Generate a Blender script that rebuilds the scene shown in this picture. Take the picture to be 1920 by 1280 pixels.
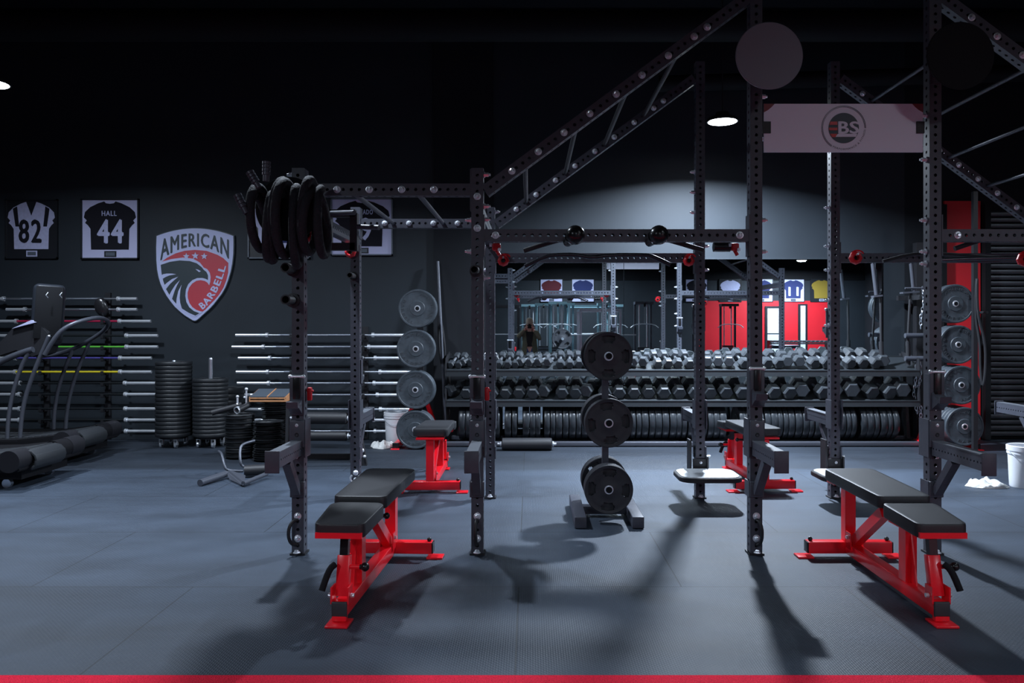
import bpy, bmesh, math, random
from math import pi, sin, cos, radians as R, atan2, sqrt, hypot
from mathutils import Vector as V, Matrix as M
random.seed(7)
for o in list(bpy.data.objects): bpy.data.objects.remove(o)
C = bpy.context.scene.collection
SC = bpy.context.scene

# ------------------------------------------------------------------ camera
F, VX, VY, CH = 1450.0, 993.0, 612.0, 1.44      # focal length in px, vanishing point, eye height
cd = bpy.data.cameras.new('camera'); cam = bpy.data.objects.new('camera', cd); C.objects.link(cam)
cd.sensor_width = 36; cd.lens = 36*F/1920
cam.location = (0, 0, CH); cam.rotation_euler = (pi/2, 0, 0)
cd.shift_x = -(VX-960)/1920; cd.shift_y = -(640-VY)/1920
cd.clip_start = .02; cd.clip_end = 100
SC.camera = cam
SC.view_settings.view_transform = 'Standard'
SC.view_settings.look = 'None'
SC.view_settings.exposure = -0.12
SC.view_settings.gamma = 1
SC.view_settings.use_curve_mapping = False
# ------------------------------------------------------------------ world: a near black, faintly blue night
w = bpy.data.worlds.new('world'); SC.world = w; w.use_nodes = True
w.node_tree.nodes['Background'].inputs[0].default_value = (.05, .07, .11, 1)
w.node_tree.nodes['Background'].inputs[1].default_value = .1
# ------------------------------------------------------------------ lamps of the hall: (x, y, z, watts, beam angle in degrees)
LAMPZ = 3.66
LAMPS = [(2.12, 8.5, 3.69, 440, 152), (-5.03, 7.2, 3.7, 85, 162),
         (-4.3, 5.2, 3.78, 40, 122), (2.9, 2.4, 3.9, 5, 150), (.6, -2.6, 3.9, 34, 160),
         (9.06, -6.0, 3.64, 420, 172), (-4.2, -1.0, 3.9, 125, 165), (1.6, -5.6, 3.9, 210, 165),
         (6.6, 6.6, 3.9, 50, 150), (5.6, 1.2, 3.9, 10, 150), (-1.9, 6.15, 4.3, 110, 142)]
LCOL = (.74, .85, 1.0)

def W(px, py, Y):
    return V(((px-VX)*Y/F, Y, CH-(py-VY)*Y/F))

# ------------------------------------------------------------------ materials
def mat(name, col, rough=.5, metal=0, spec=.5, noise=0, nscale=20, bump=0, bscale=60, emit=None, es=1, coat=0):
    m = bpy.data.materials.new(name); m.use_nodes = True
    nt = m.node_tree; b = nt.nodes['Principled BSDF']
    b.inputs['Base Color'].default_value = (*col, 1); b.inputs['Roughness'].default_value = rough
    b.inputs['Metallic'].default_value = metal; b.inputs['Specular IOR Level'].default_value = spec
    b.inputs['Coat Weight'].default_value = coat; b.inputs['Coat Roughness'].default_value = .15
    if noise or bump:
        tc = nt.nodes.new('ShaderNodeTexCoord')
    if noise:
        n = nt.nodes.new('ShaderNodeTexNoise'); n.inputs['Scale'].default_value = nscale; n.inputs['Detail'].default_value = 5
        r = nt.nodes.new('ShaderNodeMapRange'); r.inputs[1].default_value = .3; r.inputs[2].default_value = .7
        r.inputs[3].default_value = 1-noise; r.inputs[4].default_value = 1+noise
        mx = nt.nodes.new('ShaderNodeVectorMath'); mx.operation = 'SCALE'; mx.inputs[0].default_value = col
        nt.links.new(tc.outputs['Object'], n.inputs['Vector']); nt.links.new(n.outputs[0], r.inputs[0])
        nt.links.new(r.outputs[0], mx.inputs['Scale']); nt.links.new(mx.outputs[0], b.inputs['Base Color'])
    if bump:
        n = nt.nodes.new('ShaderNodeTexNoise'); n.inputs['Scale'].default_value = bscale; n.inputs['Detail'].default_value = 3
        bp = nt.nodes.new('ShaderNodeBump'); bp.inputs['Strength'].default_value = bump; bp.inputs['Distance'].default_value = .01
        nt.links.new(tc.outputs['Object'], n.inputs['Vector']); nt.links.new(n.outputs[0], bp.inputs['Height'])
        nt.links.new(bp.outputs[0], b.inputs['Normal'])
    if emit:
        b.inputs['Emission Color'].default_value = (*emit, 1); b.inputs['Emission Strength'].default_value = es
    return m
STEEL = mat('powder_coated_steel', (.060, .064, .084), .42, 0, .5, .08, 30, .05, 400)
STEELD = mat('dark_steel', (0.0163, 0.0170, 0.0207), .5, 0, .45)
GREYS = mat('grey_tube_steel', (0.0814, 0.0888, 0.1110), .38, .3)
RED = mat('red_enamel', (.95, .010, .022), .28, 0, .5, coat=.3)
REDP = mat('red_plastic', (.62, .012, .02), .35)
VINYL = mat('black_vinyl', (0.0178, 0.0185, 0.0222), .5, 0, .5, 0, 1, .12, 260)
RUB = mat('black_rubber', (0.0126, 0.0148, 0.0178), .5, 0, .45, .12, 25)
BUMP = mat('bumper_rubber', (0.0459, 0.0577, 0.0710), .5, 0, .5, .22, 22)
BUMPD = mat('bumper_lettering', (.04, .048, .058), .6)
GRIP = mat('grip_plate_rubber', (.034, .036, .044), .55, 0, .4, .08, 40)
HEX = mat('hex_rubber', (0.0355, 0.0414, 0.0488), .36, 0, .5, .12, 30)
CHROME = mat('zinc_chrome', (.85, .89, .95), .28, .6)
CHROMED = mat('brushed_steel', (.72, .77, .85), .30, .92)
KNURL = mat('knurled_steel', (.32, .35, .41), .5, .9, bump=.3, bscale=500)
PLASB = mat('black_plastic', (0.0089, 0.0089, 0.0104), .25)
MATT = mat('matt_black', (0.0089, 0.0096, 0.0118), .8, 0, .2)
CEIL = mat('ceiling_black', (.010, .011, .015), .9, 0, .1)
WALLB = mat('wall_slate_paint', (.0185, .0250, .0325), .62, 0, .35, .10, 1.6, .03, 80)
WALLK = mat('wall_black_paint', (.012, .014, .018), .8, 0, .25, .1, 2)
REDW = mat('red_wall_paint', (.60, .012, .022), .55, 0, .4, .06, 2)
WHITE = mat('white_paint', (.62, .60, .70), .5)
SIGNW = mat('sign_panel', (.84, .82, .95), .45)
PLAST = mat('white_plastic', (.80, .82, .86), .4)
CLOTH = mat('white_cloth', (.78, .78, .76), .9, 0, .1, .1, 40, .5, 30)
WOOD = mat('plywood', (.55, .26, .12), .5, 0, .4, .15, 30)
LOGOW = mat('logo_lavender', (.50, .54, .80), .5)
LOGOR = mat('logo_red', (0.4995, 0.0485, 0.0694), .5)
LOGOD = mat('logo_dark', (0.0259, 0.0407, 0.0503), .5)
JW = mat('jersey_white', (.48, .50, .72), .8, 0, .2, .08, 30)
JMAT = mat('frame_mat_white', (.52, .53, .76), .7)
JB = mat('jersey_black', (.012, .012, .018), .85, 0, .2)
JM = mat('jersey_maroon', (.10, .012, .02), .85)
JN = mat('jersey_navy', (.02, .03, .12), .85)
JY = mat('jersey_yellow', (.26, .18, .02), .85)
FRB = mat('frame_black', (.015, .017, .022), .4)
FRG = mat('frame_grey', (.10, .12, .15), .4)
CRED = mat('shaft_red', (.42, .02, .07), .35)
CGRN = mat('shaft_green', (.12, .50, .06), .35)
CPUR = mat('shaft_purple', (.08, .07, .30), .35)
CYEL = mat('shaft_yellow', (.75, .62, .03), .35)
CBLK = mat('shaft_black', (.03, .035, .04), .35, .6)
ROPE = mat('rope_black', (.018, .018, .024), .8, 0, .3, .2, 60, .6, 90)
LAMPM = mat('lamp_glow', (1, 1, 1), .5, emit=(.86, .95, 1.0), es=28)
PINK = mat('skin', (.55, .30, .24), .55)
COAT = mat('olive_wool', (.17, .17, .125), .9, 0, .1, .15, 30)
JEAN = mat('denim', (.03, .06, .20), .85)
HAT = mat('beige_knit', (.42, .37, .30), .9)
SHIRT = mat('black_shirt', (.01, .01, .012), .9)
SHOE = mat('pale_shoe', (.6, .55, .55), .6)
TEAL = mat('blue_grey_steel', (.26, .44, .50), .35, .5)
WIN = mat('frosted_pane', (.55, .62, .70), .3, emit=(.6, .75, .9), es=.25)

# mirror
MIR = mat('mirror_silver', (.80, .86, .88), .0, 1)
# floor: ribbed black rubber mats laid like bricks, with seams
def floor_mat():
    m = bpy.data.materials.new('rubber_mat_floor'); m.use_nodes = True; nt = m.node_tree; N = nt.nodes; L = nt.links
    b = N['Principled BSDF']; tc = N.new('ShaderNodeTexCoord')
    mp = N.new('ShaderNodeMapping'); mp.inputs['Location'].default_value = (.06, -4.28+1.14*4, 0)
    L.new(tc.outputs['Object'], mp.inputs['Vector'])
    br = N.new('ShaderNodeTexBrick'); br.offset = .5; br.inputs['Scale'].default_value = 1
    br.inputs['Brick Width'].default_value = 1.80; br.inputs['Row Height'].default_value = 1.14
    br.inputs['Mortar Size'].default_value = .004; br.inputs['Mortar Smooth'].default_value = .2; br.inputs['Bias'].default_value = 0
    br.inputs['Color1'].default_value = (.92, .92, .92, 1); br.inputs['Color2'].default_value = (1.08, 1.08, 1.08, 1)
    br.inputs['Mortar'].default_value = (.35, .35, .35, 1)
    L.new(mp.outputs[0], br.inputs['Vector'])
    n = N.new('ShaderNodeTexNoise'); n.inputs['Scale'].default_value = 1.1; n.inputs['Detail'].default_value = 8; n.inputs['Roughness'].default_value = .62
    mp2 = N.new('ShaderNodeMapping'); mp2.inputs['Scale'].default_value = (.7, 1.8, 1)
    L.new(tc.outputs['Object'], mp2.inputs['Vector']); L.new(mp2.outputs[0], n.inputs['Vector'])
    r = N.new('ShaderNodeMapRange'); r.inputs[1].default_value = .3; r.inputs[2].default_value = .7; r.inputs[3].default_value = .66; r.inputs[4].default_value = 1.34
    L.new(n.outputs[0], r.inputs[0])
    sp = N.new('ShaderNodeTexNoise'); sp.inputs['Scale'].default_value = 160; sp.inputs['Detail'].default_value = 1
    L.new(tc.outputs['Object'], sp.inputs['Vector'])
    r2 = N.new('ShaderNodeMapRange'); r2.inputs[1].default_value = .70; r2.inputs[2].default_value = .74; r2.inputs[3].default_value = 1; r2.inputs[4].default_value = 1.7
    L.new(sp.outputs[0], r2.inputs[0])
    mul = N.new('ShaderNodeMath'); mul.operation = 'MULTIPLY'; L.new(r.outputs[0], mul.inputs[0]); L.new(r2.outputs[0], mul.inputs[1])
    v1 = N.new('ShaderNodeVectorMath'); v1.operation = 'MULTIPLY'; v1.inputs[1].default_value = (.033, .046, .068)
    L.new(br.outputs['Color'], v1.inputs[0])
    v2 = N.new('ShaderNodeVectorMath'); v2.operation = 'SCALE'; L.new(v1.outputs[0], v2.inputs[0]); L.new(mul.outputs[0], v2.inputs['Scale'])
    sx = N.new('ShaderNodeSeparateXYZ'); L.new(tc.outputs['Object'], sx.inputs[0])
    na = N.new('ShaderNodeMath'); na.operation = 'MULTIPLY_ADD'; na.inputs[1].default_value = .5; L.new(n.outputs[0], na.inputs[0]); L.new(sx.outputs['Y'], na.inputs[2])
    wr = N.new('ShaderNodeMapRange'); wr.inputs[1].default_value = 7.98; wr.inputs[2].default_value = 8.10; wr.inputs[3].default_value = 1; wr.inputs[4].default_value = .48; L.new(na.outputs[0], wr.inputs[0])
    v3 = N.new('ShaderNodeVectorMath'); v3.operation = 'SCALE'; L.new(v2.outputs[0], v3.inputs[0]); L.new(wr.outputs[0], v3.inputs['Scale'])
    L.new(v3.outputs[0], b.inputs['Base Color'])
    rr = N.new('ShaderNodeMapRange'); rr.inputs[3].default_value = .52; rr.inputs[4].default_value = .72; L.new(n.outputs[0], rr.inputs[0])
    L.new(rr.outputs[0], b.inputs['Roughness']); b.inputs['Specular IOR Level'].default_value = .4
    # raised diamond ribbing
    wv = N.new('ShaderNodeTexWave'); wv.inputs['Scale'].default_value = 28; wv.bands_direction = 'DIAGONAL'
    wv2 = N.new('ShaderNodeTexWave'); wv2.inputs['Scale'].default_value = 28; wv2.bands_direction = 'X'
    mp3 = N.new('ShaderNodeMapping'); mp3.inputs['Scale'].default_value = (1, 1, 0); L.new(tc.outputs['Object'], mp3.inputs['Vector'])
    L.new(mp3.outputs[0], wv.inputs['Vector']); L.new(mp3.outputs[0], wv2.inputs['Vector'])
    ad = N.new('ShaderNodeMath'); ad.operation = 'MULTIPLY'; L.new(wv.outputs['Fac'], ad.inputs[0]); L.new(wv2.outputs['Fac'], ad.inputs[1])
    a2 = N.new('ShaderNodeMath'); a2.operation = 'SUBTRACT'; L.new(ad.outputs[0], a2.inputs[0]); L.new(br.outputs['Fac'], a2.inputs[1])
    bp = N.new('ShaderNodeBump'); bp.inputs['Strength'].default_value = .35; bp.inputs['Distance'].default_value = .003
    L.new(a2.outputs[0], bp.inputs['Height']); L.new(bp.outputs[0], b.inputs['Normal'])
    return m
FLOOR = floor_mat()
TURF = mat('red_turf', (0.9350, 0.0165, 0.0550), .9, 0, .2, .25, 160, .9, 240)

# ------------------------------------------------------------------ mesh builder
class MB:
    def __init__(s): s.b = bmesh.new()
    def _x(s, vs, m):
        if m is not None: bmesh.ops.transform(s.b, matrix=m, verts=vs)
    def box(s, c, d, rot=None):
        r = bmesh.ops.create_cube(s.b, size=1)['verts']
        m = M.Translation(c) @ (rot.to_4x4() if rot else M.Identity(4)) @ M.Diagonal((*d, 1)); s._x(r, m); return s
    def rbox(s, c, d, bv=.01, seg=3, rot=None):
        t = bmesh.new(); r = bmesh.ops.create_cube(t, size=1)['verts']
        bmesh.ops.transform(t, matrix=M.Diagonal((*d, 1)), verts=r)
        bmesh.ops.bevel(t, geom=t.edges[:]+t.verts[:], offset=min(bv, min(d)*.49), segments=seg, affect='EDGES', profile=.5)
        bmesh.ops.transform(t, matrix=M.Translation(c) @ (rot.to_4x4() if rot else M.Identity(4)), verts=t.verts)
        s.add(t); return s
    def add(s, t):
        me = bpy.data.meshes.new('t'); t.to_mesh(me); t.free(); s.b.from_mesh(me); bpy.data.meshes.remove(me)
    def bar(s, a, b, w, h, up=V((0, 0, 1)), bv=0):
        a, b = V(a), V(b); y = (b-a).normalized(); x = y.cross(up)
        if x.length < 1e-4: x = y.cross(V((0, 1, 0)))
        x.normalize(); z = x.cross(y)
        rot = M((x, y, z)).transposed()
        if bv: return s.rbox((a+b)/2, (w, (b-a).length, h), bv, 2, rot)
        return s.box((a+b)/2, (w, (b-a).length, h), rot)
    def cyl(s, a, b, r, r2=None, n=16, cap=True):
        a, b = V(a), V(b); d = b-a
        vs = bmesh.ops.create_cone(s.b, cap_ends=cap, segments=n, radius1=r, radius2=r if r2 is None else r2, depth=d.length)['verts']
        s._x(vs, M.Translation((a+b)/2) @ V((0, 0, 1)).rotation_difference(d).to_matrix().to_4x4()); return s
    def sph(s, c, r, sc=(1, 1, 1), n=16, rot=None):
        vs = bmesh.ops.create_uvsphere(s.b, u_segments=n, v_segments=max(6, n*2//3), radius=r)['verts']
        s._x(vs, M.Translation(c) @ (rot.to_4x4() if rot else M.Identity(4)) @ M.Diagonal((*sc, 1))); return s
    def tube(s, pts, r, n=10, smooth=0, closed=False):
        P = [V(p) for p in pts]
        for _ in range(smooth):
            Q = [] if closed else [P[0]]
            m = len(P)
            for i in range(m if closed else m-1):
                a, b = P[i], P[(i+1) % m]; Q += [a*.75+b*.25, a*.25+b*.75]
            if not closed: Q.append(P[-1])
            P = Q
        m = len(P); rings = []; up = None
        for i, p in enumerate(P):
            if closed: t = P[(i+1) % m]-P[i-1]
            else: t = (P[min(i+1, m-1)]-P[max(i-1, 0)])
            t.normalize()
            if up is None:
                up = V((0, 0, 1)) if abs(t.z) < .9 else V((1, 0, 0))
            x = t.cross(up); x.normalize(); up = x.cross(t); up.normalize()
            rr = r[min(i*len(r)//m, len(r)-1)] if isinstance(r, (list, tuple)) else r
            rings.append([s.b.verts.new(p+x*cos(2*pi*k/n)*rr+up*sin(2*pi*k/n)*rr) for k in range(n)])
        for i in range(m if closed else m-1):
            A, B = rings[i], rings[(i+1) % m]
            for k in range(n):
                try: s.b.faces.new((A[k], A[(k+1) % n], B[(k+1) % n], B[k]))
                except ValueError: pass
        if not closed:
            s.b.faces.new(rings[0][::-1]); s.b.faces.new(rings[-1])
        return s
    def lathe(s, prof, c=(0, 0, 0), axis=(0, -1, 0), n=40):
        """prof: (radius, height along axis) pairs"""
        q = V((0, 0, 1)).rotation_difference(V(axis)).to_matrix(); c = V(c); rings = []
        for (r, h) in prof:
            if r < 1e-5: rings.append([s.b.verts.new(c+q @ V((0, 0, h)))])
            else: rings.append([s.b.verts.new(c+q @ V((r*cos(2*pi*k/n), r*sin(2*pi*k/n), h))) for k in range(n)])
        for A, B in zip(rings, rings[1:]):
            for k in range(n):
                a0, a1 = A[k % len(A)], A[(k+1) % len(A)]; b0, b1 = B[k % len(B)], B[(k+1) % len(B)]
                f = [a0, a1, b1, b0]; f = [v for i, v in enumerate(f) if v not in f[:i]]
                if len(f) > 2:
                    try: s.b.faces.new(f)
                    except ValueError: pass
        return s
    def prism(s, pts, d, bv=0):
        """polygon of 3-D points extruded by vector d"""
        t = bmesh.new(); vs = [t.verts.new(p) for p in pts]; f = t.faces.new(vs)
        r = bmesh.ops.extrude_face_region(t, geom=[f]); ex = [g for g in r['geom'] if isinstance(g, bmesh.types.BMVert)]
        bmesh.ops.translate(t, vec=d, verts=ex)
        big = [f for f in t.faces if len(f.verts) > 4]
        if bv: bmesh.ops.bevel(t, geom=t.edges[:], offset=bv, segments=2, affect='EDGES')
        bmesh.ops.recalc_face_normals(t, faces=t.faces)
        big = [f for f in t.faces if len(f.verts) > 4]
        if big: bmesh.ops.triangulate(t, faces=big, ngon_method='EAR_CLIP')
        s.add(t); return s
    def mesh(s, sm=True, name='m'):
        bmesh.ops.recalc_face_normals(s.b, faces=s.b.faces)
        me = bpy.data.meshes.new(name); s.b.to_mesh(me); s.b.free()
        if sm:
            me.shade_smooth()
            try: me.set_sharp_from_angle(angle=R(38))
            except Exception: pass
        return me
    def build(s, name, m, parent=None, loc=(0, 0, 0), sm=True):
        me = s.mesh(sm, name); me.materials.append(m)
        return put(me, name, parent, loc)
def put(me, name, parent=None, loc=(0, 0, 0), rot=None, m=None):
    o = bpy.data.objects.new(name, me); C.objects.link(o)
    if m is not None and not me.materials: me.materials.append(m)
    o.location = loc
    if rot is not None: o.rotation_mode = 'XYZ'; o.rotation_euler = rot
    if parent is not None: o.parent = parent; KIDS.setdefault(parent.name, []).append(o)
    return o
def tag(o, label=None, cat=None, group=None, kind=None):
    if label: o['label'] = label
    if cat: o['category'] = cat
    if group: o['group'] = group
    if kind: o['kind'] = kind
    return o
def thing(name, label, cat, loc=(0, 0, 0), rz=0, group=None):
    o = bpy.data.objects.new(name, None); C.objects.link(o); o.empty_display_size = .1
    o.location = loc; o.rotation_euler = (0, 0, rz); return tag(o, label, cat, group)
KIDS = {}
def dup(root, loc, rz=None, label=None, group=None):
    def cp(o, par):
        c = o.copy(); C.objects.link(c)
        if par: c.parent = par; KIDS.setdefault(par.name, []).append(c)
        for ch in KIDS.get(o.name, ()): cp(ch, c)
        return c
    c = cp(root, None); c.location = loc
    if rz is not None: c.rotation_euler = (0, 0, rz)
    if label: c['label'] = label
    if group: c['group'] = group
    return c
ORD = ['first', 'second', 'third', 'fourth', 'fifth', 'sixth', 'seventh', 'eighth', 'ninth', 'tenth', 'eleventh', 'twelfth', 'thirteenth',
       'fourteenth', 'fifteenth', 'sixteenth', 'seventeenth', 'eighteenth', 'nineteenth']
TENS = {2: 'twenty', 3: 'thirty', 4: 'forty', 5: 'fifty', 6: 'sixty', 7: 'seventy'}
def ordn(i):
    if i < 19: return ORD[i]
    n = i+1
    return (TENS[n//10][:-1]+'ieth') if n % 10 == 0 else TENS[n//10]+'-'+ORD[n % 10-1]

# text as mesh, in the x-y plane, box normalised: returns (list of verts, list of faces, width)
def text_bm(txt, size=1, bold=0, res=3):
    cu = bpy.data.curves.new('txt', 'FONT'); cu.body = txt; cu.size = size; cu.offset = bold; cu.resolution_u = res; cu.space_character = 1.16
    cu.fill_mode = 'FRONT'
    ob = bpy.data.objects.new('txt', cu); C.objects.link(ob)
    dg = bpy.context.evaluated_depsgraph_get(); me = bpy.data.meshes.new_from_object(ob.evaluated_get(dg))
    t = bmesh.new(); t.from_mesh(me); bpy.data.meshes.remove(me); bpy.data.objects.remove(ob); bpy.data.curves.remove(cu)
    bmesh.ops.remove_doubles(t, verts=t.verts, dist=1e-5)
    return t
def bb(t):
    xs = [v.co.x for v in t.verts]; ys = [v.co.y for v in t.verts]; return min(xs), max(xs), min(ys), max(ys)
def text_map(mb, txt, fn, bold=.02, thick=(0, -.003, 0), cuts=0):
    """maps the text's box u,v in 0..1 through fn to 3-D, gives it thickness"""
    t = text_bm(txt, 1, 0)
    if bold:      # heavier strokes: the outline laid down several times, slightly shifted
        me = bpy.data.meshes.new('t'); t.to_mesh(me)
        for kz, (dx, dy) in enumerate(((-bold, 0), (bold, 0), (-bold/2, bold*.6), (bold/2, -bold*.6))):
            n0 = len(t.verts); t.from_mesh(me); t.verts.ensure_lookup_table()
            for v in t.verts[n0:]: v.co += V((dx, dy, kz+1))
        bpy.data.meshes.remove(me)
    if cuts:
        x0, x1, y0, y1 = bb(t)
        for k in range(1, 12*cuts):
            bmesh.ops.bisect_plane(t, geom=t.verts[:]+t.edges[:]+t.faces[:], plane_co=(x0+(x1-x0)*k/(12*cuts), 0, 0), plane_no=(1, 0, 0))
    x0, x1, y0, y1 = bb(t)
    tn = V(thick).normalized()*.0003
    for v in t.verts: v.co = fn((v.co.x-x0)/(x1-x0), (v.co.y-y0)/(y1-y0))+tn*v.co.z
    r = bmesh.ops.extrude_face_region(t, geom=t.faces[:])
    bmesh.ops.translate(t, vec=thick, verts=[g for g in r['geom'] if isinstance(g, bmesh.types.BMVert)])
    mb.add(t)
def text_rect(mb, txt, x0, x1, z0, z1, y, bold=.02, d=-.003):
    text_map(mb, txt, lambda u, v: V((x0+u*(x1-x0), y, z0+v*(z1-z0))), bold, (0, d, 0))
def ann(mb, c, r0, r1, a0, a1, y, d=-.002, n=64):
    """flat annulus sector in the x-z plane at depth y"""
    P = [(r1, a0+(a1-a0)*k/n) for k in range(n+1)]+[(r0, a1-(a1-a0)*k/n) for k in range(n+1)]
    t = bmesh.new(); vs = [t.verts.new((c[0]+r*cos(a), y, c[1]+r*sin(a))) for r, a in P]
    m = n+1; fs = [t.faces.new((vs[k], vs[k+1], vs[2*m-2-k], vs[2*m-1-k])) for k in range(n)]
    r = bmesh.ops.extrude_face_region(t, geom=fs); bmesh.ops.translate(t, vec=(0, d, 0), verts=[g for g in r['geom'] if isinstance(g, bmesh.types.BMVert)])
    mb.add(t)

# ================================================================== SETTING
WY = 9.90          # the long wall
def struct(name, mb, m, loc=(0, 0, 0), sm=False):
    o = mb.build(name, m, None, loc, sm); o['kind'] = 'structure'; return o
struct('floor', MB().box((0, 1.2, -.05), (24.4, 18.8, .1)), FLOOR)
tag(MB().box((0, 2.67, .006), (23.6, 1.0, .012)).build('turf_strip', TURF), 'strip of bright red turf crossing the floor in front of the racks', 'turf', kind='structure')
struct('ceiling', MB().box((0, 1.2, 5.25), (24.4, 18.8, .1)), CEIL)
struct('wall_back', MB().box((-3.65, WY+.06, 2.6), (16.9, .12, 5.2)), WALLB)
struct('trim_7', MB().box((0, -7.985, 4.15), (24.0, .03, 2.1)), MATT)
struct('wall_back_right', MB().box((8.5, WY+.06, 2.6), (7.4, .12, 5.2)), WALLK)
struct('trim_6', MB().box((-.845, WY-.02, 2.6), (.76, .04, 5.2)), WALLK)
struct('wall_left', MB().box((-12.1, 1.0, 2.6), (.12, 18.0, 5.2)), WALLK)
struct('wall_right', MB().box((12.1, 1.0, 2.6), (.12, 18.0, 5.2)), WALLK)
struct('wall_front', MB().box((0, -8.06, 2.6), (24.4, .12, 5.2)), WALLB)
struct('trim_1', MB().box((8.5, -7.98, 1.18), (5.2, .03, 2.36)), REDW)
# ceiling joists and ducts, lost in the dark
mb = MB()
for y in (9.2, 7.6, 6.0, 4.4, 2.8): mb.box((0, y, 5.08), (24, .10, .22))
struct('trim_2', mb, MATT)
struct('trim_3', MB().cyl((-7, 8.4, 4.7), (8, 8.4, 4.7), .16, n=20).cyl((1.6, 9.6, 4.45), (9, 8.9, 4.45), .10), MATT, sm=True)
# pillar left of the mirror, and beyond its right end
# red painted jamb beside the shutter
struct('trim_4', MB().box((5.52, WY-.02, 1.52), (.46, .04, 3.04)), REDW)
struct('trim_5', MB().box((5.80, WY-.06, 1.5), (.07, .12, 2.98)).box((5.26, WY-.05, 1.5), (.06, .10, 2.98)), MATT)
# roller shutter
mb = MB(); n = 40
pts = []
z = .04
while z < 2.88:
    mb.rbox((7.6, WY-.05, z+.036), (3.5, .035, .062), .014, 2); z += .0735
t = tag(mb.build('roller_shutter', mat('shutter_steel', (0.0370, 0.0414, 0.0488), .42, .5)), 'black slatted roller shutter at the right end of the wall', 'shutter', kind='structure')
# mirror wall: two sheets
mx0, mx1, mz0, mz1 = -.46, 4.50, .12, 2.30
mid = 2.0
for i, (a, b) in enumerate(((mx0, 1.2), (1.206, 2.86), (2.866, mx1))):
    o = tag(MB().box(((a+b)/2, WY-.012, (mz0+mz1)/2), (b-a, .012, mz1-mz0)).build('wall_mirror', MIR, sm=False),
        ['left sheet of the big wall mirror behind the dumbbell rack', 'middle sheet of the big wall mirror behind the dumbbell rack', 'right sheet of the big wall mirror behind the dumbbell rack'][i], 'mirror', 'wall mirror sheets')

# ------------------------------------------------------------------ lamps
def lamp(x, y, z, wt, spread, i, label):
    r = .16
    t = thing('ceiling_lamp', label, 'lamp', (x, y, z), group='round hanging lamps')
    MB().lathe([(0, .10), (.07, .10), (.08, .07), (r, .035), (r+.012, .015), (r+.012, -.002), (r, -.002), (r-.005, .01), (0, .012)], (0, 0, 0), (0, 0, 1), 32).build('lamp_housing', STEELD, t)
    MB().lathe([(0, .004), (r-.006, .004), (r-.006, -.004), (0, -.006)], (0, 0, 0), (0, 0, 1), 32).build('lamp_diffuser', LAMPM, t)
    MB().cyl((0, 0, .1), (0, 0, 5.2-z), .006, n=8).build('hanging_cord', STEELD, t)
    ld = bpy.data.lights.new('lamp_light', 'AREA'); ld.energy = wt*1.3; ld.color = LCOL; ld.shape = 'DISK'; ld.size = .22; ld.spread = R(spread)
    lo = bpy.data.objects.new('lamp_light', ld); C.objects.link(lo); lo.parent = t; lo.location = (0, 0, -.03)
LL = ['round glowing ceiling lamp behind the climbing ladder, left of the white sign', 'round glowing ceiling lamp at the far left edge',
      'ceiling lamp over the floor left of the rack', 'ceiling lamp over the right red bench', 'ceiling lamp above the photographer, behind the camera',
      'ceiling lamp in front of the red wall, seen in the mirror', 'ceiling lamp behind the camera over the left side', 'ceiling lamp over the cable machines behind the camera',
      'ceiling lamp over the shutter end of the gym', 'ceiling lamp over the right end of the red turf', 'ceiling lamp high above the first bay of the rack']
for i, a in enumerate(LAMPS): lamp(*a, i, LL[i])

# ================================================================== THE RIG
Y1, Y2 = F/295, F/222.7
UX = [-1.462, -.33, 1.43, 2.56, 4.32]
HT = [2.44, 2.44, 3.66, 3.66, 2.44]
def perf(L, w=.076, d=.076, pitch=.0508, r=.0105, n=12, off=.5):
    """square tube along +z with a real row of holes down every side"""
    b = bmesh.new(); k = int(L/pitch); p0 = (L-k*pitch)/2
    def side(w_, d_, ang):
        rot = M.Rotation(ang, 4, 'Z')
        def P(x, z, y=-d_/2): return b.verts.new(rot @ V((x, y, z)))
        for i in range(k):
            z0 = p0+i*pitch; z1 = z0+pitch; zc = (z0+z1)/2
            ring = []; inn = []; outer = []
            for j in range(n):
                a = 2*pi*(j+.5)/n; ca, sa = cos(a), sin(a)
                q = min((w_/2)/max(abs(ca), 1e-6), (pitch/2)/max(abs(sa), 1e-6))
                ring.append(P(r*ca, zc+r*sa)); inn.append(P(r*ca, zc+r*sa, -d_/2+.005))
                outer.append((w_/2*max(-1, min(1, q*ca/(w_/2))), zc+q*sa, a))
            ov = [P(x, z) for x, z, a in outer]
            cor = {}
            for j in range(n):
                j2 = (j+1) % n
                f = [ring[j], ov[j], ov[j2], ring[j2]]
                x1_, z1_, _ = outer[j]; x2_, z2_, _ = outer[j2]
                if abs(abs(x1_)-abs(x2_)) > 1e-6 and abs(abs(z1_-zc)-abs(z2_-zc)) > 1e-6:
                    cx = math.copysign(w_/2, x1_+x2_); cz = z1 if (z1_+z2_)/2 > zc else z0
                    f.insert(2, P(cx, cz))
                b.faces.new(f)
                b.faces.new((ring[j2], inn[j2], inn[j], ring[j]))
        for za, zb in ((0, p0), (L-p0, L)):
            if zb-za > 1e-4: b.faces.new((P(-w_/2, za), P(w_/2, za), P(w_/2, zb), P(-w_/2, zb)))
    side(w, d, 0); side(w, d, pi); side(d, w, pi/2); side(d, w, -pi/2)
    for z, q in ((0, 1), (L, 1)):
        vs = [b.verts.new((x, y, z)) for x, y in ((-w/2, -d/2), (w/2, -d/2), (w/2, d/2), (-w/2, d/2))]
        b.faces.new(vs)
    me = bpy.data.meshes.new('perforated_tube'); b.to_mesh(me); b.free(); return me
PC = {}
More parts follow.
